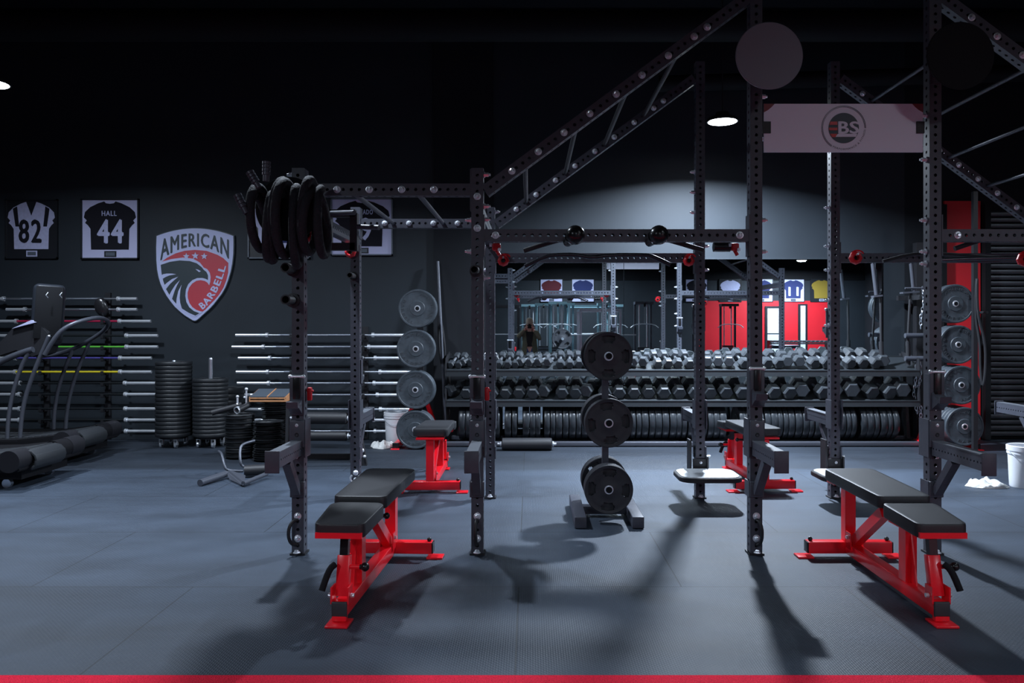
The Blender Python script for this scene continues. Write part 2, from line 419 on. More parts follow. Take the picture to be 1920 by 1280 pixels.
def pmesh(L, m=STEEL, **k):
    key = (round(L, 3), m.name, tuple(k.items()))
    if key not in PC: PC[key] = perf(L, **k); PC[key].materials.append(m)
    return PC[key]
def pbar(name, a, b, parent, m=STEEL, roll=0, **k):
    a, b = V(a), V(b); d = b-a
    o = put(pmesh(d.length, m, **k), name, parent)
    z = d.normalized(); x = V((0, 1, 0)) if abs(z.y) < .9 else V((1, 0, 0)); y = z.cross(x).normalized(); x = y.cross(z)
    rot = M((x, y, z)).transposed().to_4x4()
    base = M.Translation(-parent.location) if parent else M.Identity(4)
    o.matrix_local = base @ M.Translation(a) @ rot @ M.Rotation(roll, 4, 'Z'); return o

rig = thing('power_rack_rig', 'long black perforated steel rig of racks joined by sloping ladders', 'power rack', (0, 0, 0))
def bolt_mesh(r=.017):
    m = MB().lathe([(0, .020), (r*.55, .020), (r*.62, .019), (r*.86, .014), (r*.9, .006), (r*1.12, .006), (r*1.22, .004), (r*1.25, 0)], (0, 0, 0), (0, -1, 0), 6)
    m.lathe([(r*1.0, .004), (r*1.35, .003), (r*1.38, 0)], (0, 0, 0), (0, -1, 0), 20)
    me = m.mesh(False, 'bolt'); me.materials.append(CHROME); return me
BM = bolt_mesh()
def bolt_side_mesh():
    m = MB().cyl((0, 0, 0), (.008, 0, 0), .020, n=6).cyl((.008, 0, 0), (.030, 0, 0), .014, n=6).cyl((.03, 0, 0), (.042, 0, 0), .008, n=8)
    me = m.mesh(True, 'bolt_nut'); me.materials.append(CHROME); return me
BS = bolt_side_mesh()
def fbolt(x, y, z): return put(BM, 'bolt', rig, (x, y, z), (0, random.random(), 0))
def sbolt(x, y, z, sgn=1): return put(BS, 'bolt_nut', rig, (x, y, z), (0, 0, 0 if sgn > 0 else pi))
FRONT, REAR = Y1, Y2
hw = .038
for i, x in enumerate(UX):
    for y in (FRONT, REAR):
        pbar('upright', (x, y, .012), (x, y, HT[i]), rig)
        MB().box((x, y, .006), (.096, .10, .012)).build('foot_plate', STEELD, rig, sm=False)
        fbolt(x, y-.060, .020).rotation_euler = (pi/2*-1, 0, 0)
# cross beams
def beam(i, j, y, z, name='cross_beam'): return pbar(name, (UX[i]+hw+.006, y, z), (UX[j]-hw-.006, y, z), rig)
def gusset(x, y, z, s):  # bolted end plate against an upright
    e = MB().box((x+s*(hw+.004), y, z), (.008, .082, .26)).build('end_plate', STEEL, rig, sm=False)
    for dz in (-.10, .10):
        put(BS, 'bolt_nut', e, (x-s*(hw+.001), y, z+dz), (0, 0, 0 if s < 0 else pi))
beam(0, 1, FRONT, 2.304); beam(0, 1, REAR, 2.304)
beam(1, 2, FRONT, 2.016); beam(3, 4, FRONT, 2.016)
beam(1, 2, REAR, 2.016); beam(3, 4, REAR, 2.016)
beam(2, 3, FRONT, 3.60)
for x, s, z in ((UX[0], 1, 2.304), (UX[1], -1, 2.304), (UX[1], 1, 2.016), (UX[2], -1, 2.016), (UX[3], 1, 2.016)):
    for y in (FRONT, REAR): gusset(x, y, z, s)
# depth beams front to back at each frame
for i, x in enumerate(UX):
    zz = {0: 2.16, 1: 2.16, 2: 3.60, 3: 3.60, 4: 2.16}[i]
    if i not in (2, 3): pbar('depth_beam', (x, FRONT+hw, zz), (x, REAR-hw, zz), rig)
    for y in (FRONT-hw-.001,):
        for dz in (-.1, .1):
            if i in (0, 1): fbolt(x, y, zz+dz)
# sloping ladders
sl = .7374
def rail(y, right=False):
    if not right: a = (UX[1]+hw+.012, 2.42+sl*(UX[1]+hw+.012+.112)); b = (UX[2]-hw-.012, 2.42+sl*(UX[2]-hw-.012+.112))
    else: a = (UX[3]+hw+.012, 2.675-sl*(UX[3]+hw+.012-3.754)); b = (UX[4]-hw-.012, 2.675-sl*(UX[4]-hw-.012-3.754))
    pbar('ladder_rail', (a[0], y, a[1]), (b[0], y, b[1]), rig)
for y in (FRONT, REAR):
    rail(y); rail(y, True)
bx = [(p-993)/295 for p in (960, 1009, 1057, 1105, 1154, 1202, 1251, 1299, 1323)]
for k, x in enumerate(bx):
    for y in (FRONT, REAR): fbolt(x, y-hw-.001, 2.42+sl*(x+.112))
for k in (0, 2, 4, 6):
    x = (bx[k]+bx[k+1])/2; z = 2.42+sl*(x+.112)
    MB().cyl((x, FRONT+hw, z), (x, REAR-hw, z), .016).build('rung', STEELD, rig)
rx = [3.754+.2*.806*(k-6)*1.0 for k in range(0, 10)]
for k, x in enumerate(rx):
    z = 2.675-sl*(x-3.754)
    for y in (FRONT, REAR): fbolt(x, y-hw-.001, z)
for k in (0, 2, 4, 6, 8):
    x = rx[k]+.08; z = 2.675-sl*(x-3.754)
    MB().cyl((x, FRONT+hw, z), (x, REAR-hw, z), .014).build('rung', GREYS, rig)
# monkey bars between the first two frames
mbx = [(p-993)/295 for p in (635, 695, 755, 815)]
for x in mbx:
    for y in (FRONT, REAR): fbolt(x, y-hw-.001, 2.304)
for x in ((mbx[0]+mbx[1])/2-.03, (mbx[2]+mbx[3])/2-.02):
    MB().cyl((x, FRONT+hw, 2.304), (x, REAR-hw, 2.304), .017).build('rung', STEEL, rig)
# bolts at beam ends, uprights
fbolt(-.215, FRONT-hw-.001, 2.016); fbolt(1.325, FRONT-hw-.001, 2.016); fbolt(2.70, FRONT-hw-.001, 2.016)
for x in (UX[0], UX[1], UX[2]):
    for z in (.245, .105): fbolt(x, FRONT-hw-.001, z)
for z in (2.63, 2.90): sbolt(UX[2]+hw, FRONT, z)
for z in (2.30, 2.47, 2.64): sbolt(UX[2]-hw, REAR, z+.1, -1); 
for z in (2.50, 2.78, 1.84): sbolt(UX[3]-hw, FRONT, z, -1)
for z in (2.44, 1.66, 1.45): sbolt(UX[3]-hw, REAR, z, -1)
for z in (1.75, 2.12): sbolt(UX[1]+hw, FRONT, z)
# curved grab handles near the feet
for x, s in ((UX[0], -1), (UX[1], -.2), (UX[2], .5)):
    y = FRONT-hw
    pts = [(x, y, .225), (x+s*.03, y-.03, .215), (x+s*.045, y-.045, .17), (x+s*.045, y-.045, .12), (x+s*.03, y-.03, .075), (x, y, .065)]
    MB().tube(pts, .011, 8, 2).build('grab_handle', STEELD, rig)
# chrome shackle on the first rear upright
mb = MB().sph((UX[0]+.01, REAR-.055, .22), .022).tube([(UX[0]-.02, REAR-.06, .20), (UX[0]-.035, REAR-.06, .17), (UX[0]-.015, REAR-.06, .14), (UX[0]+.03, REAR-.06, .14), (UX[0]+.05, REAR-.06, .17), (UX[0]+.035, REAR-.06, .20)], .009, 8, 1).sph((UX[0]+.01, REAR-.06, .165), .018).cyl((UX[0]+.01, REAR-.06, .16), (UX[0]+.01, REAR-.06, .09), .014)
mb.build('swivel_shackle', CHROME, rig)
# storage sleeves pointing forwards
def sleeve(x, y, z, r=.030):
    MB().lathe([(r*.72, .0), (r*.72, .13), (r, .13), (r, 0), (r, -.01), (r*1.5, -.012), (r*1.5, -.02), (0, -.02)], (x, y, z), (0, -1, 0), 24).build('storage_sleeve', STEELD, rig)
for z in (1.80, 1.605): sleeve(UX[0]-.03, FRONT-.06, z)
sleeve(UX[1]-.01, FRONT-.05, 1.79, .026); sleeve(UX[0]-.01, REAR-.06, 1.86, .024)
# globe grips on the middle front beam
for px in (1079, 1236):
    x = (px-VX)/305; z = CH-(440-VY)/305
    m = MB().sph((x, FRONT-.15, z), .060, n=24).lathe([(.028, 0), (.034, .05), (.05, .09)], (x-.045, FRONT-.04, z-.035), V((.035, -.1, .03)), 20)
    m.build('globe_grip', PLASB, rig)
# multi-grip pull-up bars
def pull(pts, y, m, name='pull_up_bar', r=.016):
    P = [W(a, b, y) for a, b in pts]
    return MB().tube(P, r, 12, 1).build(name, m, rig)
pull([(982, 470), (1025, 456), (1060, 447), (1240, 447), (1262, 452), (1318, 469)], 4.99, STEELD)
pull([(984, 499), (1024, 480), (1040, 478), (1078, 477), (1110, 483), (1142, 478), (1212, 478), (1222, 480), (1257, 496)], 5.75, mat('polished_black_bar', (.05, .05, .06), .22, .7))
pull([(1655, 490), (1700, 478), (1740, 474), (1900, 484)], 6.36, STEELD, r=.014)
pull([(1765, 487), (1850, 484), (1920, 483), (1990, 490)], 5.6, mat('polished_bar', (.12, .13, .15), .25, .8), r=.016)
pull([(1790, 466), (1822, 455), (1850, 446), (1990, 446)], 4.99, STEELD)
# target discs
for (x, z, y, nm) in ((1.425, 3.05, 4.60, 1), (2.562, 3.05, 4.60, 2), (-1.50, 2.17, 4.80, 0)):
    d = MB().lathe([(0, .006), (.196, .006), (.2, .003), (.2, -.004), (0, -.004)], (x, y, z), (0, -1, 0), 72).build('target_disc', mat('disc_paint', (.20, .21, .25), .55) if nm == 1 else MATT, rig, sm=False)
    MB().bar((x, y+.004, z), (x, FRONT-hw, z), .05, .05).box((x, FRONT-hw-.004, z), (.076, .008, .16)).build('disc_arm', STEEL, rig, sm=False)

# red swivel eyes clamped on the rig, each can be unpinned and lifted off
def swivel(x, y, z, label, s=1):
    t = thing('red_swivel_eye', label, 'band peg', (x, y, z), group='red swivel eyes on the rig')
    m = MB().lathe([(.020*s, .0), (.020*s, .05), (.030*s, .055), (.044*s, .045), (.050*s, .03), (.044*s, .012), (.030*s, 0), (.020*s, 0)], (0, 0, 0), (0, -1, 0), 8)
    m.build('eye_ring', REDP, t)
    MB().lathe([(0, .01), (.019*s, .01), (.019*s, -.004), (0, -.004)], (0, 0, 0), (0, -1, 0), 16).build('eye_socket', PLASB, t)
    MB().cyl((0, -.05, .02*s), (0, -.075, .026*s), .008, n=8).build('pin', CHROME, t)
    MB().tube([(-.03*s, -.02, .035*s), (0, -.03, .055*s), (.04*s, -.03, .05*s), (.056*s, -.035, .03*s)], .006, 6, 1).build('lever', REDP, t)
yb = REAR-hw-.002
swivel(*W(580, 442, 4.9)[:], 'red swivel eye beside the coiled battle rope', .9)
swivel(*(UX[0]-.03, yb, 2.06), 'red swivel eye on the rear post below the framed jersey with a nine', 1)
swivel(*W(944, 489, yb)[:], 'red swivel eye at the left end of the middle pull-up station')
swivel(*W(1290, 489, yb)[:], 'red swivel eye at the right end of the middle pull-up station')
swivel(*W(1601, 484, 5.6)[:], 'red swivel eye hanging right of the fourth rear post, above the hanging handles')
swivel(*W(1915, 487, 5.2)[:], 'red swivel eye cut by the right edge of the picture')
for px, py, y, l in ((931, 463, 5.05, 'small red clamp under the middle beam, left end'), (1377, 463, 5.15, 'small red clamp under the middle beam, right end')):
    c = W(px, py, y)
    t = thing('beam_clamp', l, 'clamp', c, group='red clamps under the middle beam')
    MB().rbox((0, 0, 0), (.055, .05, .05), .012).cyl((.0, 0, -.02), (.02, 0, -.055), .012).build('clamp_body', REDP, t)
    MB().cyl((-.03, -.03, .01), (-.045, -.03, .01), .012, n=6).cyl((.02, -.026, -.02), (.02, -.04, -.02), .012, n=6).build('clamp_bolt', CHROME, t)
    MB().cyl((-.14, 0, 0), (-.03, 0, 0), .032).build('clamp_roller', PLASB, t) if px > 1000 else None

# ------------------------------------------------------------------ J-cups and spotter arms
def jcup(x, y, z, label, front=True):
    t = thing('j_cup', label, 'j-cup', (x, y, z), 0 if front else pi, 'j-cups on the rig')
    MB().rbox((0, -.012, .11), (.092, .022, .25), .004).box((-.043, .02, .11), (.008, .06, .20)).build('cup_body', STEEL, t)
    MB().prism([V((-.036, -.022, .055)), V((-.036, -.115, .035)), V((-.036, -.125, .075)), V((-.036, -.112, .078)), V((-.036, -.10, .058)), V((-.036, -.04, .078)), V((-.036, -.022, .10))], V((.072, 0, 0))).prism([V((-.036, -.022, .055)), V((-.036, -.10, .037)), V((-.036, -.022, -.01))], V((.072, 0, 0))).build('cup_lip', STEEL, t, sm=False)
    MB().rbox((0, -.028, .15), (.045, .012, .14), .004).build('cup_liner', PLASB, t)
    MB().cyl((-.042, -.022, .226), (.042, -.022, .226), .010).sph((-.042, -.022, .226), .013).sph((.042, -.022, .226), .013).build('cup_pin', CHROME, t)
    return t
for x, z, l in ((UX[0], .90, 'black j-cup on the front post nearest the barbell wall'), (UX[1], .90, 'black j-cup on the front post beside the small end of the dumbbell rack'),
                (UX[2], .95, 'black j-cup on the front post right of the middle bay'), (UX[3], .93, 'black j-cup on the front post beside the bumper plate tree')):
    jcup(x, FRONT-hw, z, l)
for x, z, l in ((UX[0], .95, 'black j-cup on the rear post in front of the barbell wall'), (UX[1], .98, 'black j-cup on the rear post left of the plate-loaded tree'),
                (UX[2], 1.39, 'black j-cup high on the rear post above the step platform'), (UX[3], 1.36, 'black j-cup high on the rear post in front of the mirror end')):
    jcup(x, REAR+hw, z, l, False)
mb_ = None
for x, z, sx, l in ((UX[0], .93, 1, 'red latch tab beside the left front j-cup'), (UX[1], .93, 1, 'red latch tab beside the second front j-cup')):
    tag(MB().rbox((x+hw+.02, FRONT+.02, z+.08), (.03, .03, .085), .008).cyl((x+hw+.002, FRONT+.02, z+.10), (x+hw+.045, FRONT+.02, z+.10), .006).build('latch_tab', REDP), l, 'latch', 'red latch tabs')
def arm(x, y, z, label, front=True, L=.50):
    t = thing('spotter_arm', label, 'spotter arm', (x, y, z), 0 if front else pi, 'spotter arms')
    o = put(pmesh(L-.05, STEEL, w=.062, d=.088, pitch=.034, r=.006, n=10), 'arm_tube', t)
    o.rotation_euler = (pi/2, 0, 0); o.location = (0, -.045, 0)
    MB().rbox((0, -L+.003, -.005), (.084, .010, .128), .004).build('end_plate', STEEL, t)
    MB().box((0, -L/2, .047), (.066, L-.06, .006)).build('top_liner', mat('grey_liner', (.10, .11, .13), .5), t, sm=False)
    MB().rbox((0, -.030, .09), (.090, .045, .17), .006).box((-.046, .02, .06), (.008, .12, .24)).box((.046, .02, .06), (.008, .12, .24)).build('saddle', STEEL, t)
    MB().bar((0, -.25, -.045), (0, -.05, -.275), .05, .05).rbox((0, -.028, -.26), (.088, .04, .10), .006).box((-.044, .015, -.26), (.008, .10, .10)).build('brace', STEEL, t)
    for dz in (.145, -.055, -.265): put(BM, 'bolt', t, (0, -.053, dz)).scale = (.45, .5, .45)
    MB().lathe([(.006, .002), (.010, .003), (.013, 0)], (0, -.0535, .085), (0, -1, 0), 20).build('stud', STEELD, t)
for i, l in ((0, 'front spotter arm on the leftmost front post, above the left red bench'), (1, 'front spotter arm on the second front post, seen nearly end-on'),
             (2, 'front spotter arm on the third front post, pointing right of the step platform'), (3, 'front spotter arm on the fourth front post, above the right red bench')):
    arm(UX[i], FRONT-hw+.03, .675, l, L=.52 if i != 3 else .60)
for i, l in ((0, 'rear spotter arm on the first rear post, pointing at the barbell wall'), (1, 'rear spotter arm on the second rear post, mostly hidden by the post'),
             (2, 'rear spotter arm on the third rear post, behind the step platform'), (3, 'rear spotter arm on the fourth rear post, in front of the bumper plates')):
    arm(UX[i], REAR+hw-.03, .645, l, False, .56)
arm(UX[4], REAR+hw-.03, .70, 'rear spotter arm at the right edge of the picture, above the white bucket', False, .60)

# ------------------------------------------------------------------ step platforms clamped on the rear posts
def step(x, z, label):
    t = thing('step_platform', label, 'platform', (x, REAR, z), group='step platforms on the rear posts')
    def rr(w, d, r, zz, y0):
        P = []
        for cx, cy, a0 in ((w/2-r, d/2-r, 0), (-w/2+r, d/2-r, 90), (-w/2+r, -d/2+r, 180), (w/2-r, -d/2+r, 270)):
            for k in range(7):
                a = R(a0+15*k); P.append(V((cx+r*cos(a), y0+cy+r*sin(a), zz)))
        return P
    y0 = -.045-.235
    MB().prism(rr(.50, .43, .11, -.035, y0), V((0, 0, .035)), .004).build('platform_board', STEELD, t)
    MB().prism(rr(.46, .39, .10, .0, y0), V((0, 0, .006))).build('platform_top', mat('pale_grip_top', (.74, .78, .82), .38, 0, .5, .1, 30), t, sm=False)  # top sheet is paler than the board around it
    MB().box((-.09, -.02, .09), (.014, .12, .30)).box((.054, -.02, .03), (.012, .12, .14)).box((0, -.048, .03), (.13, .012, .10)).build('mounting_bracket', STEELD, t, sm=False)
    MB().box((0, -.16, -.05), (.10, .26, .03)).build('under_rib', STEELD, t, sm=False)
    put(BM, 'bolt', t, (0, -.055, .05)).scale = (.5, .5, .5)
    MB().cyl((.06, 0, .09), (.09, 0, .09), .012, n=8).build('pin', CHROME, t)
step(UX[2], .255, 'black step platform with a pale top in the middle bay')
step(UX[3], .255, 'black step platform half hidden behind the right red bench')

# ------------------------------------------------------------------ sign between the tall posts
sgx0, sgx1, sgz0, sgz1 = 1.481, 2.488, 2.542, 2.848
sy = FRONT-.02
sg = thing('name_sign', 'wide pale sign panel with a round logo high between the tall posts', 'sign', ((sgx0+sgx1)/2, sy, sgz0))
SL = V((sg.location))
def sgb(mb, name, m, sm=False):
    return mb.build(name, m, sg, -SL, sm)
sgb(MB().box(((sgx0+sgx1)/2, sy, (sgz0+sgz1)/2), (sgx1-sgx0, .008, sgz1-sgz0)), 'sign_panel', SIGNW)
sgb(MB().box((sgx0+.018, sy-.006, 2.698), (.05, .010, .074)), 'mounting_tab', STEELD); sgb(MB().box((sgx1-.018, sy-.006, 2.698), (.05, .010, .074)), 'mounting_tab', STEELD)
def SG(px, py): return V((1.481+(px-160)/1575*1.007, sy-.0045, sgz1-(py-95)/478*.306))   # px, py of the sign's own drawing
cc = SG(950, 335); s_ = 1.007/1575
mb = MB(); ann(mb, (cc.x, cc.z), 216*s_, 220*s_, 0, R(236), cc.y); ann(mb, (cc.x, cc.z), 206*s_, 209*s_, 0, R(236), cc.y)
k = 0
t = text_bm('PERFORMANCE & FITNESS', 1, .0); x0, x1, y0, y1 = bb(t)
for v in t.verts:
    u = (v.co.x-x0)/(x1-x0); q = (v.co.y-y0)/(y1-y0); a = R(240+u*116); r_ = (218-q*18)*s_
    v.co = V((cc.x+r_*cos(a), cc.y-.001, cc.z+r_*sin(a)))
mb.add(t); sgb(mb, 'logo_ring', mat('sign_ink', (.06, .06, .09), .5))
mb = MB(); ann(mb, (cc.x, cc.z), .0005, 150*s_, 0, 2*pi, cc.y); sgb(mb, 'logo_disc', mat('sign_slate', (.055, .075, .095), .5))
mb = MB()
for a, b in ((272, 304), (332, 358), (392, 425)):
    L_ = 950-sqrt(max(0, 150**2-(a-335)**2)); L2_ = 950-sqrt(max(0, 150**2-(b-335)**2))
    P = [SG(L_+4, a), SG(885, a), SG(885 if b < 400 else 868, b), SG(L2_+4, b)]
    for p in P: p.y -= .002
    mb.prism(P, V((0, -.002, 0)))
sgb(mb, 'logo_letter', REDP)
mb = MB()
for ch, a, b in (('B', 893, 1000), ('S', 1005, 1100)):
    p0, p1 = SG(a, 392), SG(b, 270); text_rect(mb, ch, p0.x, p1.x, p0.z, p1.z, cc.y-.002, .03)
P = [SG(890, 392), SG(1082, 392), SG(1070, 422), SG(868, 422)]
for p in P: p.y -= .002
mb.prism(P, V((0, -.002, 0))); sgb(mb, 'logo_lettering', SIGNW)
CR = mat('corner_shadow_red', (.22, .04, .05), .5)  # shadow of the target discs painted onto the sign's top corners
for xa, sgn in ((160, 1), (1735, -1)):
    mb = MB()
    P = [SG(xa, 95), SG(xa+sgn*108, 95), SG(xa+sgn*80, 125), SG(xa+sgn*45, 155), SG(xa, 180)]
    mb.prism(P, V((0, -.001, 0))); sgb(mb, 'corner_shadow', CR)

# ------------------------------------------------------------------ coiled battle rope on the disc arm
mb = MB(); P = []
NT = 8
for k in range(NT*24+1):
    a = 2*pi*k/24; u = k/(NT*24)
    x = -1.455+(u-.5)*.43+.022*sin(2.3*a*.31); z = 2.09+.24*cos(a)*(1-.26*abs(u-.5)*2)+.035*sin(u*19)-.03*(1-u); y = FRONT-.235+.14*sin(a)*(.9+.25*sin(u*17))
    P.append((x, y, z))
rp = thing('battle_rope', 'thick black battle rope coiled over the top of the leftmost front post', 'rope', (-1.455, FRONT-.235, 1.85))
mb.tube(P, .028, 10).build('rope', ROPE, rp, -V(rp.location))
for a, b in (((468, 322), (486, 352)), ((500, 303), (499, 340)), ((445, 365), (462, 400))):
    A, B = W(*a, 4.50), W(*b, 4.50)
    m = MB(); d = (B-A)
    for j in range(4): m.cyl(A+d*(j*.18), A+d*(j*.18+.13), .024, n=14)
    m.cyl(A, B, .018, n=12); m.build('rope_grip', GREYS, rp, -V(rp.location))
# black dip attachment hanging behind the first bay
c = W(640, 430, 5.35)
dp = thing('dip_attachment', 'black welded dip handle block hung beside the rope', 'rig attachment', c)
MB().box((-.09, 0, 0), (.05, .06, .28)).box((.09, 0, -.02), (.05, .06, .26)).box((0, 0, .11), (.2, .06, .05)).box((0, 0, -.12), (.2, .06, .05)).build('attachment_frame', STEELD, dp, sm=False)
MB().cyl((-.1, 0, .11), (.13, -.18, .09), .017).cyl((.09, 0, .02), (.28, -.1, .0), .017).build('attachment_handle', STEEL, dp)

# ================================================================== BENCHES
CAPG = mat('grey_cap', (.035, .035, .04), .5)
def bench(label, loc, rz, s=1, near=False):
    t = thing('adjustable_bench', label, 'bench', loc, rz, 'red framed black adjustable benches')
    # base
    m = MB().rbox((0, .58, .068), (.070, 1.10, .070), .006)
    m.bar((0, .36, .10), (0, .36, .40), .06, .075).prism([V((-.004, .26, .10)), V((-.004, .33, .40)), V((-.004, .33, .10))], V((.008, 0, 0)))
    m.bar((0, 1.12, .10), (0, 1.12, .455), .065, .065)
    m.bar((0, 1.05, .10), (0, .62, .40), .05, .06)
    m.box((-.040, 1.02, .13), (.006, .07, .10)).box((.040, 1.02, .13), (.006, .07, .10))
    bf = m.build('base_frame', RED, t)
    rc = MB().rbox((0, 1.12, .065), (.52, .070, .072), .005).build('rear_crossbar', RED, t)
    for sx in (-.041, .041): MB().box((sx, .060, .135), (.008, .07, .08)).build('hinge_plate', RED, bf, sm=False)
    MB().box((0, .62, .460), (.05, 1.0, .028)).build('pad_rail', RED, t, sm=False)
    MB().box((0, .17, .432), (.228, .33, .028)).build('seat_bracket', RED, t, sm=False)
    MB().box((0, 1.10, .470), (.24, .12, .016)).build('pad_bracket', RED, t, sm=False)
    for x, y, nm in ((0, .008, 0), (-.278, 1.12, 1), (.278, 1.12, 1)):
        if nm == 0:
            MB().rbox((0, .022, .072), (.076, .014, .074), .005).build('end_cap', CAPG, bf)
            MB().rbox((0, .020, .006), (.110, .11, .012), .003).rbox((0, .03, .03), (.07, .03, .03), .003).build('foot_plate', RED, t)
        else:
            MB().rbox((x*.945, y, .065), (.010, .066, .068), .003).build('end_cap', PLASB, rc)
            MB().rbox((x, y, .006), (.10, .09, .012), .003).build('foot_plate', RED, t)
            MB().sph((x*.86, y, .112), .014).cyl((x*.86, y, .095), (x*.86, y, .11), .009).build('leveling_knob', PLASB, t)
    al = MB().bar((0, .075, .12), (0, .115, .31), .062, .045, bv=.004).build('adjuster_leg', RED, t)
    MB().bar((0, .105, .27), (0, .13, .425), .040, .036).box((0, .13, .424), (.09, .05, .02)).build('adjuster_insert', PLASB, t, sm=False)
    MB().tube([(s*.035, .07, .275), (s*.052, .05, .262), (s*.066, .03, .225), (s*.082, .01, .165)], .016, 12, 1).build('foam_handle', MATT, al)
    MB().cyl((.03, .10, .255), (.085, .10, .255), .011).build('knob_stem', RED, al)
    MB().sph((.105, .10, .255), .022).cyl((.08, .10, .255), (.105, .10, .255), .012).build('ball_knob', PLASB, al)
    MB().cyl((.03, .62, .38), (.08, .62, .38), .010).sph((.09, .62, .38), .018).build('ball_knob', PLASB, t)
    for a in ((-.055, .055, .13), (.055, .055, .13), (-.05, .13, .415), (.05, .13, .415), (.048, 1.02, .15), (-.048, 1.02, .15)):
        MB().cyl((a[0]-.008, a[1], a[2]), (a[0]+.008, a[1], a[2]), .011, n=6).build('bolt', CHROME, t)
    # pads
    def pad(p0, p1, th):
        P0, P1 = p0, p1
        b = bmesh.new(); rings = []
        n = 10
        (ya, za, wa), (yb, zb, wb) = P0, P1
        cr = .05
        outline = []
        def corner(cx, cy, a0, rx=cr):
            for k in range(6):
                a = R(a0+18*k); outline.append((cx+rx*cos(a), cy+rx*sin(a)))
        L_ = yb-ya
        corner(wb/2-cr, L_-cr, 0); corner(-wb/2+cr, L_-cr, 90); corner(-wa/2+cr*.7, cr*.7, 180, cr*.7); corner(wa/2-cr*.7, cr*.7, 270, cr*.7)
        cx_, cy_ = 0, L_/2
        prof = [(-.5, .90), (-.42, .985), (-.2, 1), (.15, 1), (.36, .985), (.47, .94), (.50, .86), (.50, .5)]
        for h, sc in prof:
            rings.append([b.verts.new((cx_+(x-cx_)*(1-(1-sc)*.28), ya+cy_+(y-cy_)*(1-(1-sc)*.15), za-th/2+h*th+(zb-za)*(y/L_))) for x, y in outline])
        m = len(outline)
        for A, B in zip(rings, rings[1:]):
            for k in range(m): b.faces.new((A[k], A[(k+1) % m], B[(k+1) % m], B[k]))
        b.faces.new(rings[0][::-1]); b.faces.new(rings[-1])
        mb = MB(); mb.add(b); return mb
    pad((-.01+.02, .487, .25), (.37, .512, .285), .068).build('seat_pad', VINYL, t)
    pad((.38, .540, .285), (1.135, .552, .31), .066).build('back_pad', VINYL, t)
    return t
def brot(x0, y0, x1, y1): return atan2(-(x1-x0), y1-y0)
bench('red and black adjustable bench at front left, handle on its left', (-.922, 3.72, 0), brot(-.922, 3.74, -.864, 4.88), -1)
bench('red and black adjustable bench at front right, facing the camera', (1.995, 3.72, 0), 0, 1)
bench('red and black adjustable bench behind the left one, its crossbar towards the camera', (-.862, 7.83, 0), pi, 1)
bench('red and black adjustable bench standing behind the step platform', (2.02, 7.87, 0), pi+R(1.5), 1)
bench('red and black adjustable bench cut by the right edge, near the bucket', (5.62, 8.15, 0), R(200), 1)

# ================================================================== PLATES
def bumper_mesh(r=.225, t=.07):
    return MB().lathe([(.025, -t/2), (.028, -t/2), (.085, -t/2), (.09, -t/2+.006), (.16, -t/2+.008), (r-.025, -t/2+.004), (r-.022, -t/2), (r-.006, -t/2), (r, -t/2+.008), (r, t/2-.008),
                       (r-.006, t/2), (r-.022, t/2), (r-.025, t/2-.004), (.16, t/2-.008), (.09, t/2-.006), (.085, t/2), (.028, t/2), (.025, t/2), (.025, -t/2)], (0, 0, 0), (0, -1, 0), 56).mesh(True, 'bumper_plate')
BPM = {}
def bpmesh(r, t, m):
    k = (r, t, m.name)
    if k not in BPM: BPM[k] = bumper_mesh(r, t); BPM[k].materials.append(m)
    return BPM[k]
HUB = MB().lathe([(.024, -.02), (.024, .003), (.034, .003), (.036, 0), (.036, -.02)], (0, 0, 0), (0, -1, 0), 32).mesh(True, 'hub_ring'); HUB.materials.append(CHROME)
def letters(r, t, which):
    mb = MB()
    for txt, a0, a1, fl in ((('AMERICAN', 150, 30, 0), ('BARBELL', 215, 325, 1))[which],):
        q = text_bm(txt, 1, .0, 2); x0, x1, y0, y1 = bb(q)
        for v in q.verts:
            u = (v.co.x-x0)/(x1-x0); w_ = (v.co.y-y0)/(y1-y0); a = R(a0+(a1-a0)*u)
            rr = r*(.70+.15*w_) if not fl else r*(.85-.15*w_)
            v.co = V((rr*cos(a), 0, rr*sin(a)))
        e = bmesh.ops.extrude_face_region(q, geom=q.faces[:]); bmesh.ops.translate(q, vec=(0, -.003, 0), verts=[g for g in e['geom'] if isinstance(g, bmesh.types.BMVert)])
        mb.add(q)
    me = mb.mesh(False, 'raised_lettering'); me.materials.append(BUMPD); return me
LETM = [letters(.225, .07, 0), letters(.225, .07, 1)]
def bumper(loc, r, th, label, group, rot=(0, 0, 0), m=BUMP, front=False, roll=0):
    o = put(bpmesh(r, th, m), 'bumper_plate', None, loc, rot); tag(o, label, 'weight plate', group)
    if front:
        h = put(HUB, 'hub_ring', o, (0, -th/2, 0)); [put(q, 'raised_lettering', o, (0, -th/2+.006, 0), (0, roll, 0)) for q in LETM]
    return o
